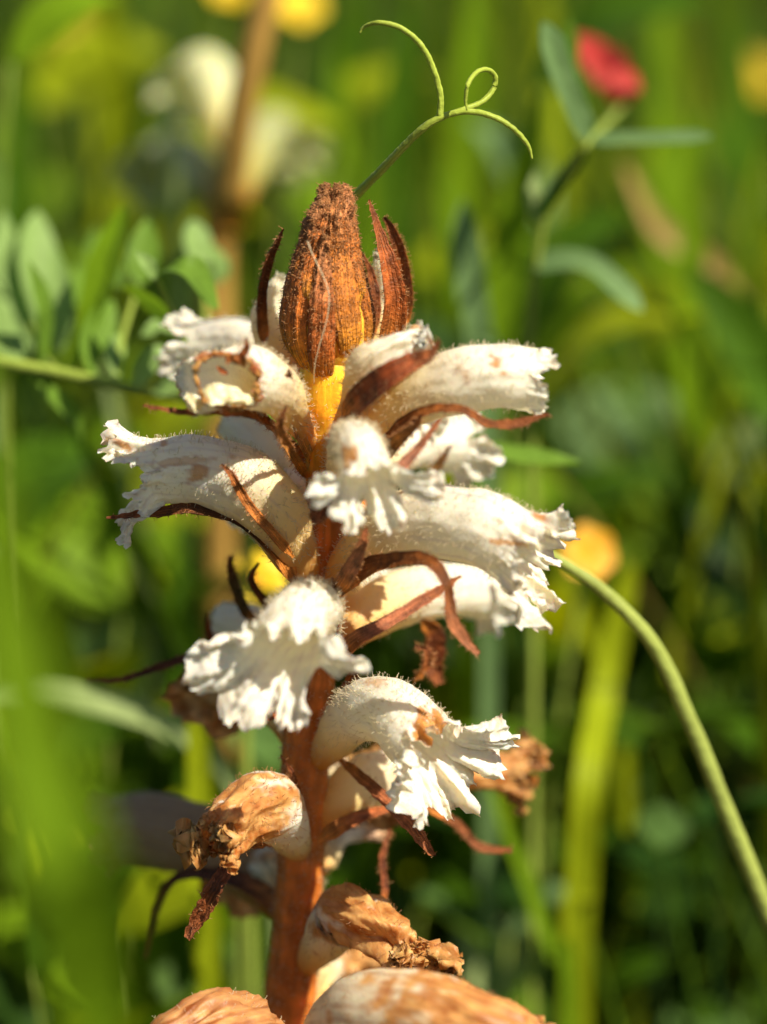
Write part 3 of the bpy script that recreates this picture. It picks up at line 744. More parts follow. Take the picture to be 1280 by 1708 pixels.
# ---- F16: flower behind left, its shade put into the dark tint
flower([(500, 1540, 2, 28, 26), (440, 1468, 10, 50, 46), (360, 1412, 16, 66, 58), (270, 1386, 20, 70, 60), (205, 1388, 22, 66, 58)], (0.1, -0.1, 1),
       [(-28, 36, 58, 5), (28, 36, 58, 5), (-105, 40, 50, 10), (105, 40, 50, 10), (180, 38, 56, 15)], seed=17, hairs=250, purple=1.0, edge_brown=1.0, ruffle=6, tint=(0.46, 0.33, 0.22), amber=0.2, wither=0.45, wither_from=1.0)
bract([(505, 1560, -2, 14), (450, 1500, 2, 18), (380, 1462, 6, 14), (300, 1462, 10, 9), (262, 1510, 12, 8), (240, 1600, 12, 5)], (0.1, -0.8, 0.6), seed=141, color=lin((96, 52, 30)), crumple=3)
# ---- F17: lower right withering flower
flower([(505, 1620, 0, 16, 16), (542, 1566, -6, 38, 38), (582, 1526, -10, 54, 52), (632, 1550, -14, 42, 42), (666, 1582, -16, 30, 34)], (0.5, -0.7, 0.7),
       [(-28, 34, 40, 5), (28, 34, 50, 0), (100, 38, 60, 30), (-100, 38, 95, 40), (180, 36, 66, 20)], seed=18, wither=1.0, wither_from=0.52, crumple=9, hairs=400, ruffle=11, amber=0.25, mat=M_PETAL,
       spots=[(560, 1500, 20, 16, 0, 0.6)])
bract([(620, 1530, -4, 5), (642, 1490, -2, 6), (638, 1430, 0, 6), (652, 1382, 2, 3)], (0, -1, 0), seed=151, color=lin((128, 66, 32)), crumple=3, hairs=60)
# ---- small curled flower behind the stem
flower([(512, 1470, 2, 18, 18), (545, 1430, 6, 22, 20), (565, 1396, 8, 18, 18), (600, 1388, 9, 16, 16), (624, 1392, 9, 12, 12)], UP, YOUNG, seed=19, wither=0.7, wither_from=0.8, hairs=80, ruffle=2)
# ---- F18: big striped withered flower at the bottom right, F19 at the bottom left
flower([(500, 1800, -12, 30, 30), (540, 1760, -22, 56, 54), (610, 1712, -30, 84, 76), (710, 1706, -35, 84, 78), (800, 1722, -38, 66, 64), (845, 1740, -38, 60, 60)], (0.2, -0.3, 1),
       [(-28, 36, 60, -20), (28, 36, 70, 15), (-105, 40, 50, 0), (105, 40, 60, 5), (180, 38, 60, 10)], seed=20, tint=(1.0, 0.92, 0.74), wither=0.95, wither_from=0.66, crumple=6, hairs=250, ruffle=8, amber=0.2, mat=M_PETAL, stripes=0.4)
flower([(470, 1830, -10, 30, 30), (440, 1770, -18, 56, 54), (385, 1725, -24, 74, 70), (310, 1745, -28, 64, 62), (260, 1790, -29, 50, 50)], (-0.3, -0.4, 1),
       [(-28, 36, 40, -10), (28, 36, 40, 5), (-105, 40, 50, 0), (105, 40, 60, 5), (180, 38, 60, 10)], seed=22, tint=(0.92, 0.74, 0.52), wither=0.8, wither_from=0.1, crumple=7, hairs=150, ruffle=8, amber=0.1, mat=M_PETAL, stripes=0.9)
# further flowers round the back and lower down, so that the spike is whole
for k, (y, az) in enumerate([(700, 150), (860, 200), (1000, 165), (1180, 215), (1340, 150), (1480, 200), (1640, 160), (1780, 190), (1840, 60), (1900, 300), (1960, 130), (2040, 220)]):
    a = math.radians(az); s_, c_ = math.sin(a), -math.cos(a)
    x0 = np.interp(y, [p[1] for p in stem_px], [p[0] for p in stem_px])
    flower([(x0 + 25 * s_, y + 70, 2 * c_, 24, 24), (x0 + 70 * s_, y + 10, 5 * c_ * -1 * -1, 38, 36), (x0 + 150 * s_, y - 30, 11 * c_, 46, 44), (x0 + 250 * s_, y - 35, 19 * c_, 46, 44)],
           (0, 0, 1), seed=500 + k, hairs=0, na=60, nt=26, nl=12, purple=0.4, wither=1.0 if y > 1100 else 0.0, wither_from=0.55, crumple=10 if y > 1100 else 0)
# loose pale fibre lying over the bud
fb = [W(513, 402, -8.0), W(522, 425, -8.6), W(540, 462, -9.2), W(549, 492, -9.6), W(546, 530, -9.8), W(532, 580, -9.6), W(525, 612, -9.0), W(524, 640, -8.0)]
stem_obj('fibre', fb, [0.75 * MM] * 8, M_HAIR, plant, PL_BASE, n=60, sides=6)


# ------------------------------------------------------------------ the meadow round it
def scale_at(d):
    return MM * (DIST + d * 1e-3) / DIST

G_BRIGHT = leaf_mat('bright_green', (0.15, 0.26, 0.008))
G_MID = leaf_mat('mid_green', (0.055, 0.125, 0.006))
G_YEL = leaf_mat('yellow_green', (0.28, 0.34, 0.008))
G_GREY = leaf_mat('grey_green', (0.15, 0.25, 0.09), tint=(1.0, 1.0, 0.6))
G_PALE = leaf_mat('pale_green', (0.33, 0.42, 0.16), tint=(1.0, 1.0, 0.5))
G_DARK = leaf_mat('dark_green', (0.025, 0.06, 0.008))
G_TAN = leaf_mat('dry_straw', (0.36, 0.24, 0.08), trans=0.2, tint=(1, 0.8, 0.5))
M_MIXED = tissue('mixed_foliage', None, trans=0.42, rough=0.6, spec=0.08, noise_size=0.012, var=0.3, bump=0.25, bump_size=0.0012, trans_tint=(1.25, 1.15, 0.35))

def blade_thing(label, path, mat, name='grass_plant', cat='grass', group=None, root=None, ref=(0.15, -1, 0.25), fold=0.3, twist=0.0, kind='blade', n=60, seed=0):
    """grass blade: path rows px, py, depth mm, half width px from the tip down; goes on down to its root in the ground"""
    C = np.array([[*W(x, y, d), h * scale_at(d)] for x, y, d, h in path])
    low = C[-1]
    if root is None:
        dx = (C[-1] - C[-2])[:3]; k = min(0.5, 1.0)
        root = np.array([low[0] + np.clip(dx[0], -0.02, 0.02), low[1] + 0.004, 0.0])
    C = np.vstack([C, [*root, low[3] * 0.6]])
    C[-1, 2] = -0.006
    S = spline(C[::-1], n)
    base = np.array([S[0, 0], S[0, 1], 0.0])
    w = np.abs(S[:, 3]); w[-1] = 0.00003
    G, F, uv = sheet(S[:, :3], w, ref, fold, 9, 0.05, seed, twist)
    uv = uv * np.array([2.5, 1.0])
    o = mk(name, G.reshape(-1, 3), F, mat, None, base, uv=uv)
    tag(o, label, cat, group)
    return o

def stalk_thing(label, path, mat, name, cat, group=None):
    C = np.array([[*W(x, y, d), h * scale_at(d)] for x, y, d, h in path])
    low = C[-1]
    C = np.vstack([C, [low[0] + 0.006, low[1] + 0.003, -0.006, low[3]]])
    base = np.array([C[-1, 0], C[-1, 1], 0.0])
    return C, base

MARKS = [((1010, 115), 'the red pea flower'), ((1160, 1240), 'the arching stalk'), ((150, 480), 'the vetch leaflets'), ((992, 925), 'the orange flower over the kinked blade'), ((330, 160), 'the distant cream broomrape'),
         ((740, 190), 'the forked tendril'), ((200, 1180), 'the pale arching leaf'), ((975, 1400), 'the kinked yellow green blade'), ((750, 1650), 'the striped withered flower'), ((1250, 560), 'the broad leaning dark blade'),
         ((60, 1350), 'the broad foreground blade'), ((850, 900), 'the large frilled white flower'), ((250, 780), 'the large shaded white flower'), ((1252, 128), 'the yellow flower near the red one'), ((548, 450), 'the rusty bud'), ((380, 1620), 'the lowest withered flowers')]
def near(x, y):
    return min(MARKS, key=lambda m: (m[0][0] - x) ** 2 + (m[0][1] - y) ** 2)[1]
# blades one can pick out
blade_thing('broad blurred bright green grass blade standing in front of the broomrape', [(-80, 420, -172, 3), (-30, 800, -172, 40), (8, 1000, -172, 56), (62, 1250, -173, 70), (112, 1450, -174, 74), (150, 1650, -175, 72), (175, 1850, -176, 60)], G_BRIGHT, seed=1)
blade_thing('pale green arching leaf blade bent over beside the white flowers', [(-70, 1150, 68, 20), (20, 1158, 68, 26), (110, 1166, 68, 30), (210, 1188, 68, 28), (300, 1226, 68, 22), (380, 1300, 68, 16), (440, 1420, 68, 15), (470, 1600, 68, 14)], G_PALE, ref=(0, -0.5, 0.85), seed=2)
blade_thing('short upright yellow green blade under the pale arching leaf', [(318, 1165, 55, 3), (328, 1215, 55, 16), (332, 1300, 55, 21), (338, 1450, 55, 22), (350, 1700, 55, 22)], G_YEL, seed=3)
blade_thing('wide yellow green grass blade with a kink right of the spike', [(1056, 935, 98, 10), (1040, 1000, 98, 20), (1006, 1150, 96, 25), (982, 1300, 82, 27), (968, 1480, 82, 28), (960, 1650, 82, 27)], G_YEL, seed=4)
blade_thing('narrow green grass blade slanting below the withered flower', [(812, 1290, 75, 3), (850, 1390, 75, 12), (885, 1480, 75, 14), (925, 1590, 75, 14), (950, 1700, 75, 13)], G_BRIGHT, seed=5)
blade_thing('tall straight green blade behind the red flower stalk', [(1160, 180, 150, 4), (1156, 330, 150, 20), (1152, 540, 150, 24), (1148, 760, 150, 24), (1140, 1000, 150, 22)], G_BRIGHT, seed=6)
blade_thing('dry tan blade leaning across the green ones', [(1040, 270, 170, 5), (1100, 380, 170, 16), (1190, 450, 170, 20), (1290, 640, 170, 20), (1350, 900, 170, 20)], G_TAN, seed=7)
blade_thing('broad dark green blade leaning at the meadow edge', [(1150, 440, 140, 4), (1210, 520, 140, 40), (1300, 660, 140, 55), (1380, 900, 140, 50)], G_MID, seed=8)
blade_thing('soft green blade right behind the rusty bud', [(905, 150, 130, 4), (870, 300, 130, 28), (838, 460, 130, 34), (812, 640, 130, 34), (800, 900, 130, 30)], G_BRIGHT, seed=9)
blade_thing('grey green blade right beside the torn flower', [(772, 330, 90, 4), (775, 400, 90, 26), (785, 480, 90, 26), (800, 580, 90, 22), (815, 800, 90, 18)], G_GREY, seed=10)
blade_thing('upright green blade under the tendril', [(690, -20, 170, 4), (672, 150, 170, 30), (660, 330, 170, 34), (655, 600, 170, 30)], G_MID, seed=11)
blade_thing('long green blade standing behind the tendril loop', [(800, -40, 220, 10), (790, 100, 220, 30), (770, 320, 220, 36), (760, 640, 220, 34)], G_BRIGHT, seed=12)
for k, (x, y, d, h) in enumerate([(1100, -60, 260, 32), (1215, -40, 280, 36), (905, -40, 300, 34), (600, -60, 280, 40), (560, 80, 240, 30), (1000, 380, 240, 30), (1250, 400, 260, 34), (930, 560, 260, 30), (1065, 560, 200, 24), (40, 60, 260, 40), (180, -50, 300, 40),
                                  (330, 220, 260, 34), (1120, 1150, 200, 24), (1230, 1000, 210, 26), (1090, 1380, 180, 20), (120, 760, 170, 30), (60, 860, 150, 30), (300, 860, 120, 22), (1180, 1350, 190, 30), (250, 1250, 130, 22), (700, 1450, 150, 18), (860, 1150, 170, 18)]):
    q = random.uniform(-60, 60)
    blade_thing(('bright green', 'deep green', 'yellow green', 'dark mid green')[k % 4] + ' blurred grass blade beyond ' + near(x, y + 150), [(x, y, d, 3), (x + q * 0.3, y + 120, d, h * 0.7), (x + q * 0.7, y + 320, d, h), (x + q, y + 600, d, h)],
                (G_BRIGHT, G_MID, G_YEL, G_MID)[k % 4], group='grass blades behind the broomrape', seed=40 + k, twist=random.uniform(-0.6, 0.6))

for k in range(16):
    q = random.Random(60 + k); x = q.uniform(680, 1330) if k % 3 else q.uniform(-40, 420); y = q.uniform(0, 1350); d = q.uniform(120, 260); sl_ = q.uniform(-0.5, 0.5)
    blade_thing(('thin pale stem', 'thin leaning green stem', 'narrow yellow green stem')[k % 3] + ' crossing the blurred grass beyond ' + near(x, y), [(x, y, d, 2), (x + sl_ * 120, y + 130, d, 9), (x + sl_ * 240, y + 300, d, 10), (x + sl_ * 330, y + 560, d, 11)],
                (G_PALE, G_BRIGHT, G_YEL)[k % 3], group='thin stems crossing behind the broomrape', seed=90 + k)
# arching stalk on the right
C, base = stalk_thing('', [(878, 908, 14, 8), (925, 930, 13, 9), (1010, 988, 12, 11), (1092, 1078, 12, 13), (1150, 1200, 12, 14), (1215, 1360, 12, 15), (1285, 1535, 12, 15), (1340, 1720, 12, 15)], None, None, None)
S = spline(C[::-1], 90)
V, F, G, uv, rd = tube_mesh(S[:, :3], np.abs(S[:, 3]), 14, lump=0.06)
o = mk('grass_stalk', V, F, leaf_mat('stalk_green', (0.27, 0.32, 0.07), trans=0.1), None, base, uv=uv)
tag(o, 'smooth pale green stalk arching down from behind the right flowers', 'stalk')

# ---- vetch with the tendril
def plant_root(px, py, d):
    p = W(px, py, d); return np.array([p[0], p[1], 0.0])
vb = plant_root(380, 900, 62)
vetch = thing('vetch_plant', 'vetch with oval leaflets and a forked curling tendril', 'plant', vb)
M_VSTEM = leaf_mat('vetch_stem', (0.24, 0.31, 0.05), trans=0.1)
stem_obj('stem', [vb + [0, 0, -0.006], vb + [0.004, 0, 0.03], W(410, 1300, 60), W(415, 900, 56), W(430, 690, 48), W(455, 560, 40), W(500, 440, 30), W(560, 360, 18)], [12 * MM, 12 * MM, 11 * MM, 11 * MM, 10 * MM, 9 * MM, 9 * MM, 9 * MM], M_VSTEM, vetch, vb, n=90)
M_TEND = leaf_mat('tendril', (0.30, 0.37, 0.05), trans=0.15, rough=0.35)
td = stem_obj('tendril', [W(556, 366, 18.5), W(598, 322, 12), W(640, 280, 8), W(690, 228, 5), W(722, 203, 4), W(748, 191, 4)], [8.5 * MM, 7.5 * MM, 7 * MM, 6.5 * MM, 6.2 * MM, 4.5 * MM], M_TEND, vetch, vb, n=60, sides=12, lump=0.1)
stem_obj('tendril_branch', [W(733, 200, 4), W(735, 160, 4), W(722, 112, 4), W(700, 72, 4), W(665, 45, 4), W(630, 38, 4), W(608, 45, 5), W(600, 56, 5)], [5.5 * MM, 5.3 * MM, 5 * MM, 5 * MM, 4.6 * MM, 4 * MM, 3 * MM, 1.6 * MM], M_TEND, td, vb, n=70, sides=10, lump=0.12)
stem_obj('tendril_branch', [W(728, 199, 4), W(765, 187, 4), W(800, 188, 4), W(835, 200, 4), W(865, 222, 4), W(882, 245, 4), W(888, 266, 4)], [5.5 * MM, 5.2 * MM, 5 * MM, 4.8 * MM, 4.4 * MM, 3.6 * MM, 1.6 * MM], M_TEND, td, vb, n=60, sides=10, lump=0.12)
stem_obj('tendril_branch', [W(732, 197, 4), W(775, 182, 5), W(804, 170, 6), W(823, 149, 7), W(826, 127, 7), W(812, 116, 6), W(795, 121, 4), W(781, 140, 2), W(777, 164, 2), W(779, 184, 2)], [5 * MM, 5 * MM, 4.8 * MM, 4.6 * MM, 4.4 * MM, 4.2 * MM, 4 * MM, 3.8 * MM, 3 * MM, 1.6 * MM], M_TEND, td, vb, n=90, sides=10, lump=0.12)
# leaf stalk going left with its leaflets
rach = [W(432, 690, 48), W(330, 668, 44), W(250, 655, 42), W(190, 642, 42), W(90, 620, 44), W(-40, 598, 46), W(-120, 590, 48)]
stem_obj('leaf_stalk', rach, [9 * MM, 9 * MM, 10 * MM, 11 * MM, 11 * MM, 12 * MM, 11 * MM], M_VSTEM, vetch, vb, n=50)
LV = leaf_mat('vetch_leaflet', (0.14, 0.25, 0.03), tint=(1.2, 1.15, 0.3))
LVP = leaf_mat('vetch_leaflet_pale', (0.25, 0.38, 0.11), tint=(1.0, 1.05, 0.5))
twigs = [((315, 664, 43), (300, 560, 38), (262, 462, 34)), ((190, 642, 42), (205, 560, 50), (230, 480, 60)), ((100, 622, 44), (70, 590, 60), (50, 540, 70)), ((330, 668, 44), (345, 560, 60), (340, 470, 70))]
for tw in twigs:
    stem_obj('leaf_stalk', [W(*p) for p in tw], [7 * MM, 6 * MM, 4 * MM], M_VSTEM, vetch, vb, n=20, sides=8)
leaflets = [  # base, tip, half width, material, reference normal
    ((258, 458, 34), (312, 448, 32), (366, 516, 34), 34, LV, (0.5, -0.5, 0.75)), ((262, 462, 34), (245, 440, 31), (226, 420, 30), 16, LVP, (0.3, -0.8, 0.4)),
    ((300, 540, 38), (255, 500, 42), (205, 478, 46), 32, LV, (-0.4, -0.6, -0.5)), ((120, 624, 50), (160, 500, 52), (208, 340, 60), 36, G_BRIGHT, (-0.6, -0.8, 0.3)),
    ((70, 612, 50), (72, 520, 48), (48, 432, 46), 24, LV, (0.8, -0.5, 0.1)), ((40, 600, 70), (20, 500, 75), (5, 350, 80), 40, LVP, (0.3, -0.8, 0.5)),
    ((70, 560, 70), (60, 460, 75), (62, 350, 80), 36, LVP, (0.5, -0.7, 0.5)), ((100, 590, 60), (98, 500, 62), (92, 410, 66), 28, LVP, (-0.2, -0.8, 0.6)),
    ((232, 478, 60), (240, 420, 62), (246, 362, 64), 28, LV, (0.1, -0.9, 0.5)), ((340, 470, 70), (330, 420, 72), (322, 365, 74), 26, LVP, (0.4, -0.7, 0.6)),
    ((345, 480, 70), (360, 440, 70), (352, 408, 70), 24, LVP, (0.5, -0.6, 0.6)), ((205, 560, 50), (190, 590, 46), (196, 640, 42), 18, LVP, (0.5, -0.7, 0.4)),
    ((300, 600, 42), (260, 590, 42), (222, 648, 40), 20, LVP, (0.6, -0.6, 0.5)), ((310, 560, 44), (270, 545, 46), (235, 560, 46), 20, LVP, (0.5, -0.5, 0.7)),
    ((250, 655, 42), (290, 640, 40), (330, 610, 40), 20, LVP, (0.2, -0.7, 0.7)), ((160, 640, 44), (150, 580, 48), (190, 500, 54), 30, LV, (0.5, -0.8, 0.2)),
    ((30, 608, 46), (0, 560, 52), (-20, 480, 60), 34, LVP, (0.4, -0.8, 0.4)), ((300, 600, 60), (330, 560, 64), (380, 540, 68), 26, LV, (0.2, -0.7, 0.7)),
    ((205, 570, 62), (160, 520, 70), (130, 440, 80), 30, LV, (0.2, -0.8, 0.5)), ((60, 640, 46), (120, 690, 50), (140, 740, 54), 24, LV, (0.3, -0.6, 0.7)),
    ((200, 480, 70), (170, 430, 84), (160, 380, 92), 30, LV, (0.2, -0.8, 0.5))]
for k, (a, b, c_, hw, m_, rf) in enumerate(leaflets):
    leaf_obj('leaflet', [W(*a), W(*b), W(*c_)], hw * scale_at(a[2]), m_, vetch, vb, ref=rf, kind='ovate' if k % 3 else 'obovate', seed=k, fold=0.22)
lf = leaf_obj('leaflet', [W(430, 690, 48), W(700, 740, 44), W(850, 757, 40), W(970, 772, 38)], 20 * MM, LV, vetch, vb, kind='linear', n=40, seed=77)

# ---- blossoms
M_YEL = tissue('yellow_petal', (0.85, 0.60, 0.02), trans=0.3, rough=0.5, noise_size=0.004, var=0.15, bump=0.2, trans_tint=(1.1, 0.9, 0.3))
M_ORG = tissue('orange_petal', (0.80, 0.40, 0.02), trans=0.3, rough=0.5, noise_size=0.004, var=0.15, bump=0.2, trans_tint=(1.1, 0.8, 0.3))
M_RED = tissue('red_petal', (0.42, 0.04, 0.03), trans=0.3, rough=0.5, noise_size=0.004, var=0.2, bump=0.2, trans_tint=(1.2, 0.6, 0.5))
M_LIL = tissue('lilac_petal', (0.55, 0.45, 0.62), trans=0.3, rough=0.5, noise_size=0.004, var=0.2, bump=0.2)
def blossom(label, px, py, d, rpx, mat, petals=6, face=(0.2, -0.6, 0.75), name='yellow_flower', group=None, stem_to=None):
    c = W(px, py, d); root = plant_root(px + random.uniform(-40, 40), py, d + 10)
    t = thing(name, label, 'flower', root, group)
    f = nz(np.array(face)); R = rpx * scale_at(d)
    mid = (c + root) / 2 + np.array([random.uniform(-.006, .006), 0.004, 0.01])
    stem_obj('stem', [root + [0, 0, -0.006], mid, c - f * R * 0.35, c], [8 * MM, 8 * MM, 8 * MM, 10 * MM], M_VSTEM, t, root, n=30, sides=8)
    e1 = nz(np.cross(f, [0.3, 0.2, 0.9])); e2 = np.cross(f, e1)
    for k in range(petals):
        a = 6.283 * k / petals + random.uniform(-.1, .1); u = e1 * math.cos(a) + e2 * math.sin(a)
        leaf_obj('petal', [c + f * R * 0.02, c + u * R * 0.55 + f * R * 0.22, c + u * R + f * R * random.uniform(0.1, 0.4)], R * 0.42, mat, t, root, ref=f, kind='obovate', fold=0.15, seed=k)
    S = spline(np.column_stack([[c - f * R * 0.05, c + f * R * 0.1, c + f * R * 0.2], [R * 0.2, R * 0.24, R * 0.03]]), 10)
    V, F, G, uv, rd = tube_mesh(S[:, :3], S[:, 3], 14, lump=0.1)
    mk('flower_center', V, F, M_ORG, t, root, uv=uv)
    return t
blossom('bright yellow flower beside the brown dried stalk', 494, 14, 230, 46, M_YEL)
blossom('pale yellow flower just across the brown stalk from the bright one', 378, -12, 240, 34, M_YEL, petals=5)
blossom('dim yellow flower in the shade beyond the cream flowers', 120, 66, 420, 30, M_ORG)  # darker orange petals put the shade into this flower's colour
blossom('yellow flower near the red one at the meadow edge', 1256, 132, 330, 44, M_YEL)
blossom('orange flower above the kinked yellow green blade', 978, 925, 92, 50, M_ORG, face=(0.3, -0.8, 0.5))
blossom('vivid yellow flower right behind the spike, hairy bract across it', 428, 968, 60, 52, M_YEL, face=(0.3, -0.8, 0.5))
blossom('small yellow green flower low at the meadow edge', 1270, 1628, 160, 38, M_YEL, petals=5)
blossom('pale lilac flower next to the vetch leaflets', 5, 440, 100, 40, M_LIL, petals=5, name='lilac_flower')

# red vetchling
rb = plant_root(905, 700, 75)
rv = thing('red_vetchling', 'red pea flower on a stalk with narrow grey green leaflets', 'plant', rb)
stem_obj('stem', [rb + [0, 0, -0.006], W(890, 1000, 78), W(880, 640, 76), W(905, 370, 72), W(950, 280, 70), W(985, 235, 68), W(1022, 196, 95), W(1042, 172, 125)], [9 * MM] * 5 + [8 * MM, 7 * MM, 5 * MM], M_VSTEM, rv, rb, n=70)
leaf_obj('leaflet', [W(982, 232, 66), W(945, 150, 62), W(905, 35, 60)], 24 * scale_at(62), G_GREY, rv, rb, ref=(0.5, -0.8, 0.3), kind='linear', n=24)
leaf_obj('leaflet', [W(985, 234, 68), W(1080, 232, 66), W(1190, 228, 64)], 15 * scale_at(66), G_GREY, rv, rb, ref=(0, -0.6, 0.8), kind='linear', n=24)
leaf_obj('leaflet', [W(985, 234, 70), W(955, 120, 80), W(950, 30, 90)], 18 * scale_at(80), G_MID, rv, rb, ref=(0.7, -0.6, 0.3), kind='linear', n=24)
leaf_obj('leaflet', [W(975, 250, 70), W(930, 310, 70), W(895, 370, 70)], 12 * scale_at(70), G_DARK, rv, rb, ref=(0.3, -0.8, 0.3), kind='linear', n=24)
leaf_obj('leaflet', [W(885, 440, 74), W(980, 440, 70), W(1072, 520, 66)], 22 * scale_at(70), G_GREY, rv, rb, ref=(0.3, -0.7, 0.6), kind='linear', n=24)
leaf_obj('leaflet', [W(900, 380, 74), W(890, 330, 72), W(892, 285, 72)], 16 * scale_at(72), G_PALE, rv, rb, ref=(0.3, -0.8, 0.4), kind='ovate', n=16)
R = 1e-3
for k, (a, b, c_, hw, rf) in enumerate([((1040, 178, 125), (1010, 125, 122), (962, 56, 130), 34, (0.3, -0.9, 0.3)), ((1042, 178, 125), (1030, 135, 120), (1000, 80, 126), 36, (-0.3, -0.9, 0.3)), ((1036, 180, 122), (1040, 150, 116), (1052, 115, 120), 28, (0.1, -0.9, 0.2))]):
    leaf_obj('petal', [W(*a), W(*b), W(*c_)], hw * scale_at(80), M_RED, rv, rb, ref=rf, kind='obovate', fold=0.35, n=16, nu=9, seed=k)

# second, far broomrape with cream flowers on a brown stem
PLANT0, PLB0 = plant, PL_BASE
PL_BASE = plant_root(365, 600, 145)
plant = thing('broomrape_plant', 'distant blurred broomrape with cream flowers on a tan stem', 'flower', PL_BASE)
sp = [W(458, -60, 130), W(430, 60, 130), W(402, 190, 132), W(382, 330, 136), W(362, 500, 140)]
stem_obj('stem', [PL_BASE + [0, 0, -0.01], PL_BASE + [0, 0, 0.03]] + sp[::-1], [34 * MM] * 3 + [34 * MM, 33 * MM, 32 * MM, 30 * MM], leaf_mat('tan_stem', (0.36, 0.21, 0.05), trans=0.0), plant, PL_BASE, n=60, sides=20,
         col=[lin((150, 100, 40)), lin((168, 120, 50)), lin((150, 104, 44))])
for k, (x0, y0, x1, y1, dd) in enumerate([(392, 230, 318, 130, 175), (388, 330, 250, 270, 190), (392, 300, 480, 230, 190)]):
    flower([(x0, y0 + 40, 136, 30, 30), (x0 * .7 + x1 * .3, y0 * .5 + y1 * .5, 150, 50, 50), (x0 * .3 + x1 * .7, y1 - 8, dd, 60, 60), (x1, y1 + 12, dd - 4, 50, 50)], (0.0, -0.2, 1), seed=700 + k, amber=0.0, hairs=0, na=72, nt=30, nl=14, purple=0.1, tint=[(0.95, 1.0, 0.66), (0.55, 0.62, 0.34), (0.55, 0.60, 0.30)][k])
plant, PL_BASE = PLANT0, PLB0

# ---- leafy weeds one can tell apart
def weed(label, px, py, d, n, size, mats, group, spread=1.0, seed=0):
    r = random.Random(seed)
    top = W(px, py, d); root = np.array([top[0] + r.uniform(-.012, .012), top[1] + r.uniform(0, .01), 0.0])
    t = thing('leafy_weed', label, 'plant', root, group)
    mid = (top * 0.5 + root * 0.5) + np.array([r.uniform(-.008, .008), 0, 0])
    S = spline(np.array([root + [0, 0, -0.006], mid, top]), 30)
    stem_obj('stem', [root + [0, 0, -0.006], mid, top], [9 * MM, 8 * MM, 4 * MM], M_VSTEM, t, root, n=24, sides=7)
    for k in range(n):
        f = 1 - 0.75 * k / n
        p = S[int(f * 29)]
        a = k * 2.4 + r.uniform(-.5, .5); el = r.uniform(0.1, 0.9)
        dr = np.array([math.cos(a) * math.cos(el), math.sin(a) * math.cos(el), math.sin(el)])
        L = size * r.uniform(0.7, 1.2) * spread
        end = p + dr * L; m_ = p + dr * L * 0.5 + np.array([0, 0, L * 0.14])
        leaf_obj('leaf', [p, m_, end], L * r.uniform(0.24, 0.36), mats[k % len(mats)], t, root, ref=(r.uniform(-.3, .3), r.uniform(-.5, 0), 1), kind='ovate', n=12, nu=5, seed=k)
    return t
weed('pale bright leaved weed leaning beside the tall straight blade', 1190, 800, 170, 6, 0.020, [G_PALE, G_BRIGHT], None, seed=1)
weed('bright green leafy weed between the kinked blade and the arching stalk', 1070, 1215, 150, 9, 0.020, [G_BRIGHT, G_YEL, G_MID], None, seed=2)
weed('grey green leafy weed under the striped withered flower', 850, 1560, 100, 8, 0.016, [G_GREY, G_PALE, G_MID], None, seed=3)
for k, (x, y, d) in enumerate([(60, 180, 300), (240, 300, 220), (560, 200, 260), (1000, 640, 240), (1240, 560, 260), (900, 620, 180), (1120, 900, 230), (1240, 1120, 200), (150, 900, 160), (60, 1080, 150), (260, 1020, 140), (700, 1500, 130), (820, 1000, 160), (1180, 1480, 160),
                               (1060, 1560, 130), (180, 1560, 90), (60, 1620, 80), (330, 1580, 90), (960, 1700, 110), (640, 640, 240), (330, 760, 170), (760, 960, 200), (1010, 1100, 180), (420, 1620, 110), (1220, 860, 260), (30, 780, 200)] + [(random.Random(900 + q).uniform(-40, 1320), random.Random(950 + q).uniform(100, 1650), random.Random(990 + q).uniform(110, 330)) for q in range(34)]):
    wk = random.randrange(4)
    weed(('bright', 'grey green', 'yellow green', 'dark')[wk] + ' leaved weed blurred beyond ' + near(x, y), x, y, d, 8, random.uniform(0.018, 0.034), [[G_BRIGHT, G_MID], [G_MID, G_GREY], [G_YEL, G_BRIGHT], [G_MID, G_DARK]][wk], 'leafy weeds in the meadow behind', seed=20 + k)

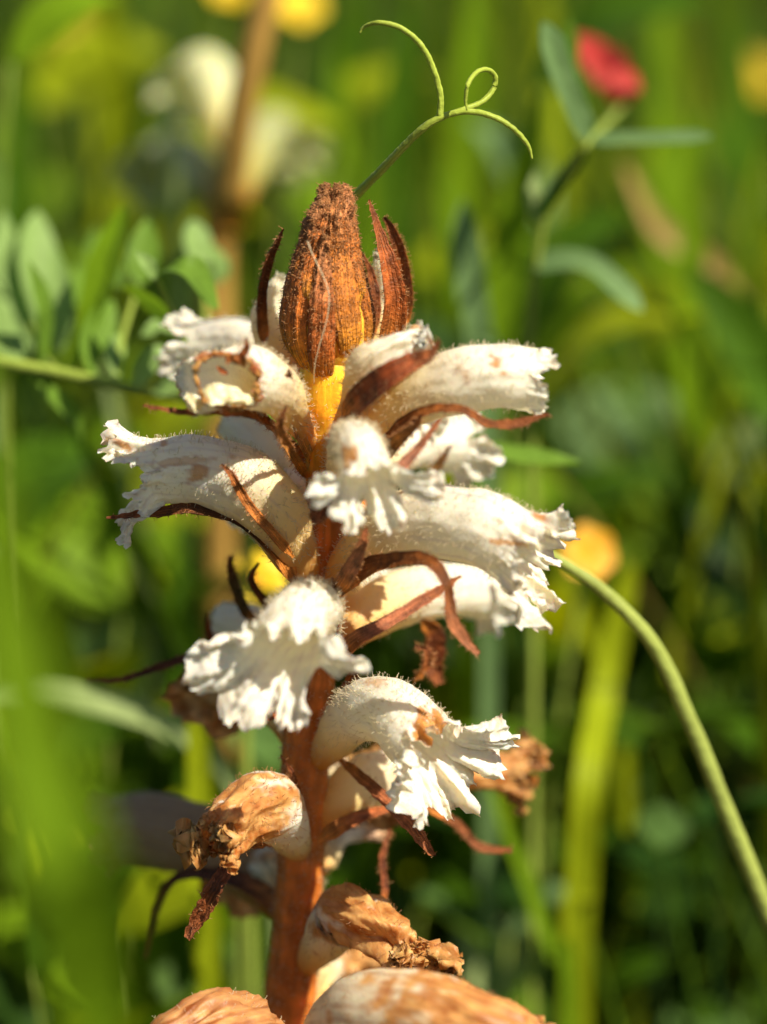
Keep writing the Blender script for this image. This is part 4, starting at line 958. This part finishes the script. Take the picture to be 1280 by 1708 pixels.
# ---- the mass of the meadow: nobody could count it
def meadow_grass():
    r = np.random.default_rng(77)
    n = 13000
    y = 0.13 + 3.2 * r.uniform(0, 1, n) ** 1.9
    x = r.uniform(-1, 1, n) * (0.22 + 0.45 * y)
    # short turf round and in front of the spike, off to both sides as well
    m = 3500
    x2 = r.uniform(-0.7, 0.7, m); y2 = r.uniform(-0.75, 0.2, m)
    h = r.uniform(0.06, 0.24, n) * (0.75 + 0.5 * r.uniform(0, 1, n)); h2 = r.uniform(0.03, 0.085, m)
    x = np.concatenate([x, x2]); y = np.concatenate([y, y2]); h = np.concatenate([h, h2]); n = len(x)
    az = r.uniform(0, 6.283, n); bend = r.uniform(0.05, 1.0, n); bend = np.where(y < 0.45, np.minimum(bend, 0.32), bend); wd = r.uniform(0.0008, 0.0030, n)
    t = np.linspace(0, 1, 9)
    d = np.stack([np.cos(az), np.sin(az)], -1)
    P = np.zeros((n, 9, 3))
    P[..., :2] = np.stack([x, y], -1)[:, None] + d[:, None] * (bend * h)[:, None, None] * (t ** 2)[None, :, None]
    P[..., 2] = h[:, None] * (t * (1 - 0.35 * bend[:, None] * t)) - 0.006
    s = np.array([-1, 0, 1.0]); side = np.stack([-d[:, 1], d[:, 0], np.zeros(n)], -1)
    tw = r.uniform(-0.8, 0.8, n)[:, None] * t[None]
    sd = side[:, None] * np.cos(tw)[..., None] + np.stack([d[:, 0], d[:, 1], np.zeros(n)], -1)[:, None] * np.sin(tw)[..., None]
    prof = (1 - t ** 2.5) * np.minimum(1, t * 5 + 0.5)
    G = P[:, :, None] + sd[:, :, None] * (s[None, None, :, None] * (wd[:, None] * prof[None])[:, :, None, None])
    G[..., 1] += (np.abs(s) * 0.0004)[None, None]
    f = grid_faces(9, 3)
    F = (np.arange(n)[:, None, None] * 27 + f[None]).reshape(-1, 4)
    pal = np.array([[0.06, 0.125, 0.006], [0.10, 0.18, 0.007], [0.14, 0.18, 0.005], [0.018, 0.045, 0.004], [0.07, 0.14, 0.022], [0.24, 0.18, 0.04]])
    c = pal[r.choice(6, n, p=[.3, .26, .16, .14, .1, .04])] * r.uniform(0.7, 1.2, (n, 1))
    o = mk('grass', G.reshape(-1, 3), F, M_MIXED, col=np.repeat(c, 27, 0))
    o['kind'] = 'stuff'; tag(o, 'mass of blurred green meadow grass', 'grass')
meadow_grass()

def ground_cover():
    r = np.random.default_rng(78)
    n = 9000
    y = np.concatenate([0.09 + 1.6 * r.uniform(0, 1, 6000) ** 1.6, r.uniform(-0.7, 0.15, 3000)])
    x = np.concatenate([r.uniform(-1, 1, 6000) * (0.2 + 0.45 * y[:6000]), r.uniform(-0.6, 0.6, 3000)])
    z = np.concatenate([0.01 + 0.13 * r.uniform(0, 1, 6000) ** 1.4, r.uniform(0.005, 0.06, 3000)])
    L = r.uniform(0.006, 0.018, n); az = r.uniform(0, 6.283, n); el = r.uniform(-0.2, 0.9, n)
    d = np.stack([np.cos(az) * np.cos(el), np.sin(az) * np.cos(el), np.sin(el)], -1)
    s = np.stack([-np.sin(az), np.cos(az), r.uniform(-.4, .4, n)], -1); nn = np.cross(d, s)
    t = np.linspace(0, 1, 6); prof = np.maximum(np.sin(np.pi * t ** 1.2) ** 0.8, 0.03); ss = np.array([-1, 0, 1.0])
    C = np.stack([x, y, z], -1)
    G = C[:, None, None] + d[:, None, None] * (L[:, None] * t[None])[:, :, None, None] + s[:, None, None] * ((L * 0.36)[:, None, None] * prof[None, :, None] * ss[None, None])[..., None]
    G = G + nn[:, None, None] * ((L * 0.12)[:, None, None] * (np.abs(ss)[None, None] - 2 * (t ** 2)[None, :, None]))[..., None]
    f = grid_faces(6, 3); F = (np.arange(n)[:, None, None] * 18 + f[None]).reshape(-1, 4)
    # stalk of every leaf, down to the ground
    k = np.arange(n); e = np.array([[1, 0, 0], [-0.5, 0.87, 0], [-0.5, -0.87, 0]]) * 0.0004
    foot = C.copy(); foot[:, 2] = -0.006; foot[:, :2] -= d[:, :2] * (z * 0.5)[:, None]
    Vs = np.stack([foot + e[0], foot + e[1], foot + e[2], C + e[0], C + e[1], C + e[2]], 1).reshape(-1, 3)
    fs = np.array([[0, 1, 4, 3], [1, 2, 5, 4], [2, 0, 3, 5]])
    Fs = (k[:, None, None] * 6 + fs[None]).reshape(-1, 4) + n * 18
    pal = np.array([[0.05, 0.11, 0.006], [0.10, 0.19, 0.010], [0.09, 0.17, 0.04], [0.02, 0.055, 0.008]])
    c = pal[r.choice(4, n, p=[.35, .3, .15, .2])] * r.uniform(0.7, 1.2, (n, 1))
    o = mk('ground_cover', np.vstack([G.reshape(-1, 3), Vs]), np.vstack([F, Fs]), M_MIXED, col=np.vstack([np.repeat(c, 18, 0), np.repeat(c, 6, 0)]))
    o['kind'] = 'stuff'; tag(o, 'low mass of small green leaves over the soil', 'ground cover')
ground_cover()
